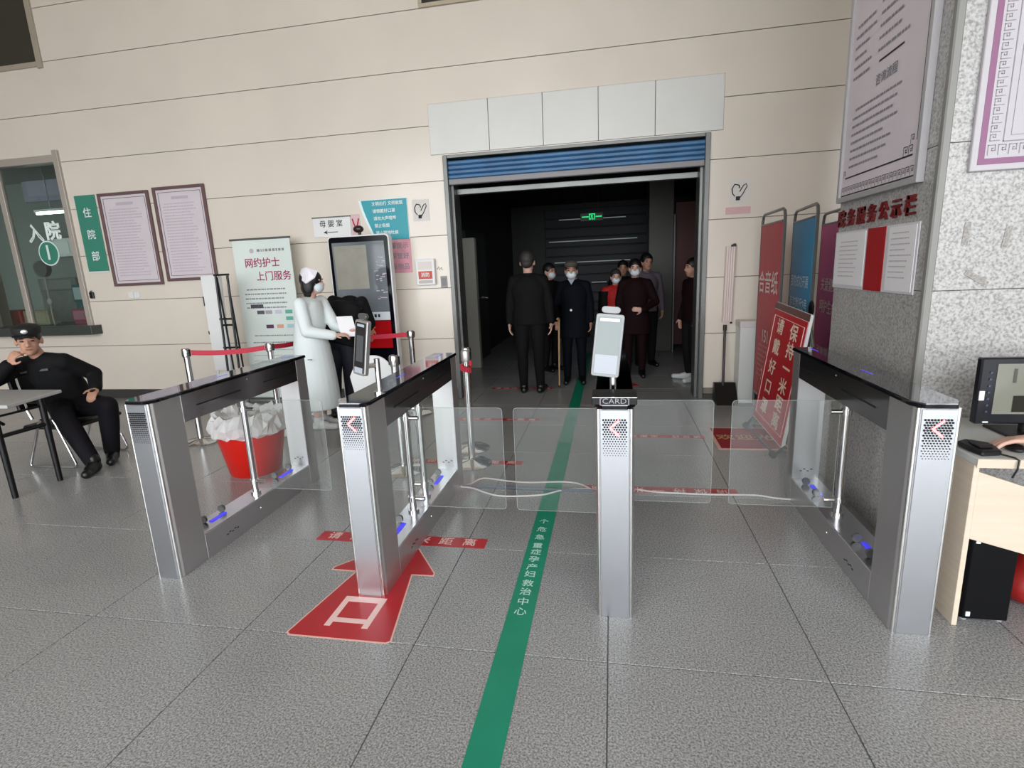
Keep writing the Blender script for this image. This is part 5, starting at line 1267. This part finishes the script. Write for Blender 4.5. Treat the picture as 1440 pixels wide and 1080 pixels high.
MB().tube([(-4.435, 3.0, .48), (-4.435, 3.34, .48)], .016, 8).build('cross_bar', M_blackmetal, tb); MB().tube([(-6.04, 3.0, .45), (-6.04, 3.34, .45)], .016, 8).build('cross_bar', M_blackmetal, tb)
MB().tube([(-4.44, 3.05, .56), (-4.72, 3.05, .71)], .011, 6).build('brace', M_blackmetal, tb); MB().tube([(-4.435, 3.0, .63), (-4.435, 3.34, .63)], .009, 6).build('brace', M_blackmetal, tb)

# ------------------------------------------------------------------ desk at the right edge
dk = thing('office_desk', 'pale birch office desk with a sagging front panel beside the column gate', 'desk', (1.9, 2.5, 0))
MB().box(1.375, 2.9, 2.215, 2.80, .705, .735).build('desktop', M_desktop, dk, bevel=.003)
MB().box(1.373, 2.9, 2.211, 2.2155, .700, .7345).build('front_edge', M_desk, dk)
MB().box(1.378, 1.398, 2.235, 2.79, 0, .705).build('side_panel', M_desk, dk, bevel=.0015)
MB().prism([(1.40, 2.242, .388), (1.40, 2.242, .672), (2.75, 2.242, .20), (2.75, 2.242, -.02+.02)], (0, .018, 0)).build('front_panel', M_desk, dk, bevel=.0015)
MB().box(2.86, 2.88, 2.235, 2.79, 0, .705).build('side_panel', M_desk, dk, bevel=.0015)
pc = thing('computer_tower', 'black computer tower under the desk', 'computer', (1.56, 2.5, 0))
MB().box(1.425, 1.60, 2.27, 2.70, .012, .40).build('case', mat('pc_black', '#060607', .5, 0, .15), pc, bevel=.006)
MB().box(1.430, 1.595, 2.262, 2.272, .015, .395).build('front_bezel', mat('pc_bezel', '#070709', .5, 0, .15), pc, bevel=.004)
for x in (1.45, 1.58):
    for y in (2.29, 2.66): MB().cyl((x, y, 0), (x, y, .014), .012, n=10).build('foot', mat('foot_grey', '#9a9a9a', .4), pc)
MB().box(1.44, 1.455, 2.258, 2.262, .03, .05).build('sticker', M_white, pc); MB().box(1.44, 1.455, 2.258, 2.262, .36, .38).build('sticker', M_white, pc)
rb = thing('red_bag', 'red bag on the floor under the desk next to the computer tower', 'bag', (1.75, 2.45, 0))
b = MB(); b.ell((1.78, 2.44, .10), (.13, .12, .10), 16); b.ell((1.80, 2.46, .16), (.09, .08, .09), 12)
fuse('body', b, mat('bag_red', '#8f120e', .6), rb, .01, 6).location = -Vector((1.75, 2.45, 0)); MB().tube([(1.76, 2.40, .2), (1.78, 2.38, .28), (1.82, 2.40, .2)], .006, 6).build('handle', M_white, rb)
mn = thing('monitor', 'black desk monitor with buttons down its left bezel showing a grey picture', 'monitor', (1.8, 2.62, .735))
MO = Vector((1.515, 2.50, 0)); mu = Vector((1, .02, 0)).normalized(); 
mbz = MB().obox((1.515, 2.50, .79), mu*.48, (0, .035, 0), (0, 0, .285)).build('housing', mat('monitor_black', '#12141c', .3), mn, bevel=.006)
MB().obox((1.575, 2.4985, .835), mu*.40, (0, .002, 0), (0, 0, .215)).build('screen', mat('monitor_screen', '#6f6f66', .15, emit=('#8a8a7c', .22)), mbz)
MB().obox((1.645, 2.4965, .845), mu*.12, (0, .001, 0), (0, 0, .07)).build('screen_shape', mat('screen_dark', '#1d1a10', .3), mbz); MB().obox((1.635, 2.4965, .97), mu*.012, (0, .001, 0), (0, 0, .06)).build('screen_shape', mat('screen_mid', '#4c4c46', .3), mbz)
for q in range(7): MB().cyl((1.553, 2.4995, .845+q*.028), (1.553, 2.497, .845+q*.028), .005, n=10).build('button', mat('monitor_button', '#39435c', .3), mbz)
MB().box(1.519, 1.538, 2.496, 2.50, .895, .935).build('sticker', M_white, mbz); MB().box(1.545, 1.565, 2.496, 2.50, .797, .803).build('logo', M_print, mbz)
MB().obox((1.72, 2.535, .735), (.07, 0, 0), (0, .03, 0), (0, 0, .15)).build('stand', M_black, mn, bevel=.004); MB().box(1.64, 1.87, 2.47, 2.65, .735, .747).build('foot', M_black, mn, bevel=.004)
rd = thing('card_reader_box', 'black angular device on the desk corner with a hanging lead', 'device', (1.42, 2.31, .735))
MB().prism([(1.385, 2.30, .736), (1.40, 2.235, .736), (1.475, 2.25, .736), (1.495, 2.33, .736), (1.43, 2.40, .736), (1.385, 2.37, .736)], (0, 0, .022)).build('body', M_black, rd, bevel=.006)
MB().prism([(1.405, 2.31, .758), (1.41, 2.27, .758), (1.46, 2.275, .758), (1.47, 2.32, .758), (1.42, 2.36, .758)], (0, 0, .010)).build('top', mat('device_top', '#1a1216', .4), rd, bevel=.004)
MB().tube([(1.465, 2.25, .745), (1.495, 2.215, .742), (1.505, 2.205, .735), (1.50, 2.20, .70), (1.49, 2.205, .665)], .0035, 8).build('lead', M_black, rd, smooth=True)
ms = tag(MB().ell((1.56, 2.32, .748), (.03, .045, .016), 14).build('computer_mouse', M_black, smooth=True), 'black mouse under the hand on the desk', 'mouse')
hp = thing('person', 'forearm in dark sleeve with bare hand resting on the desk by the monitor', 'person', (1.75, 2.25, .735))
o_ = hp.location.copy(); b = MB(); wr = Vector((1.628, 2.292, .792))-o_
hand(b, wr, (-.95, .25, -.12), (.1, .1, 1), 1, .28, 1.0); chain(b, [wr, wr+Vector((.16, -.09, .0)), wr+Vector((.30, -.18, .03))], [.027, .036, .042])
fuse('body', b, M_skinpale, hp, .0045, 3)
b = MB(); chain(b, [wr+Vector((.10, -.055, .0)), wr+Vector((.20, -.115, .01)), wr+Vector((.42, -.26, .06))], [.042, .048, .056]); fuse('sleeve', b, M_uniform, hp, .008, 4)

# ------------------------------------------------------------------ things inside the admission office
cn_ = tag(MB().box(-11.6, -6.75, 6.50, 7.9, 0, .98).build('office_counter', mat('counter_grey', '#3d4542', .5), bevel=.01), 'grey counter behind the admission window glass', 'counter')
def office(name, label, cat, u0, v0, u1, v1, y, col, parts, stand=False):
    a = wy(u0, v1, y); c = wy(u1, v0, y); t = thing(name, label, cat, ((a.x+c.x)/2, y, a.z))
    m_ = mat(name+'_mat', col, .5, mottled=(12, .15))
    MB().box(a.x, c.x, y, y+.12, a.z, c.z).build(parts[0], m_, t, bevel=.01)
    if stand: MB().box(a.x+.02, c.x-.02, y+.01, y+.11, .981, a.z).build('riser', m_, t)
    w = c.x-a.x; h = c.z-a.z
    MB().box(a.x+w*.12, c.x-w*.12, y-.006, y, a.z+h*.15, c.z-h*.15).build(parts[1], mat(name+'_front', parts[2], .4), t, bevel=.002)
    return t
office('red_basket', 'red basket on the counter behind the admission window', 'basket', -12, 436, 26, 460, 6.62, '#b3231c', ('body', 'panel', '#c93a30'))
office('desk_sign', 'cream name board standing on the counter behind the window', 'sign', 36, 436, 66, 458, 6.66, '#b8ad92', ('board', 'face', '#c8bd9e'))
office('printer', 'grey printer on the counter deep inside the office window', 'printer', 56, 390, 105, 410, 7.6, '#77827d', ('body', 'tray', '#929c97'), True)
office('pinned_paper', 'pale paper sheet pinned up inside the office', 'paper', 75, 334, 98, 362, 9.07, '#a9b0ac', ('backing', 'sheet', '#b9bfba'))
office('wall_cabinet', 'lilac-grey cabinet high inside the office window', 'cabinet', 35, 228, 85, 285, 9.07, '#6e7280', ('body', 'door', '#7c8090'))
office('blue_box', 'small teal box near the window jamb inside the office', 'box', 104, 400, 118, 425, 7.0, '#2b6f7c', ('body', 'label_panel', '#cfe0e0'), True)
office('pink_folder', 'pink folder at the end of the office counter', 'folder', 103, 434, 120, 452, 6.6, '#a8506a', ('cover', 'page', '#c27f92'), True)
mc = thing('microphone', 'thin white-headed microphone on the counter behind the window', 'microphone', (-7.55, 6.6, .98))
a = wy(77, 454, 6.6); c = wy(70, 424, 6.6)
MB().cyl((a.x, 6.6, .98), (a.x, 6.6, 1.0), .05, n=16).build('base', M_black, mc); MB().tube([(a.x, 6.6, 1.0), (a.x-.01, 6.6, 1.1), c], .008, 8).build('stem', M_white, mc); MB().ell(c, (.035, .03, .05), 12).build('head', M_white, mc, smooth=True)
dd = thing('desk_fan', 'round grey fan head inside the dim office', 'fan', (0, 0, 0)); p = wy(60, 378, 7.4); dd.location = (p.x, 7.4, .98)
MB().cyl((p.x, 7.36, p.z), (p.x, 7.44, p.z), .13, n=28).build('guard', mat('fan_grey', '#6f7774', .5), dd, smooth=True); MB().cyl((p.x, 7.4, .98), (p.x, 7.4, p.z-.1), .015, n=10).build('stalk', M_white, dd); MB().cyl((p.x, 7.4, .98), (p.x, 7.4, 1.0), .09, n=20).build('base', M_white, dd)
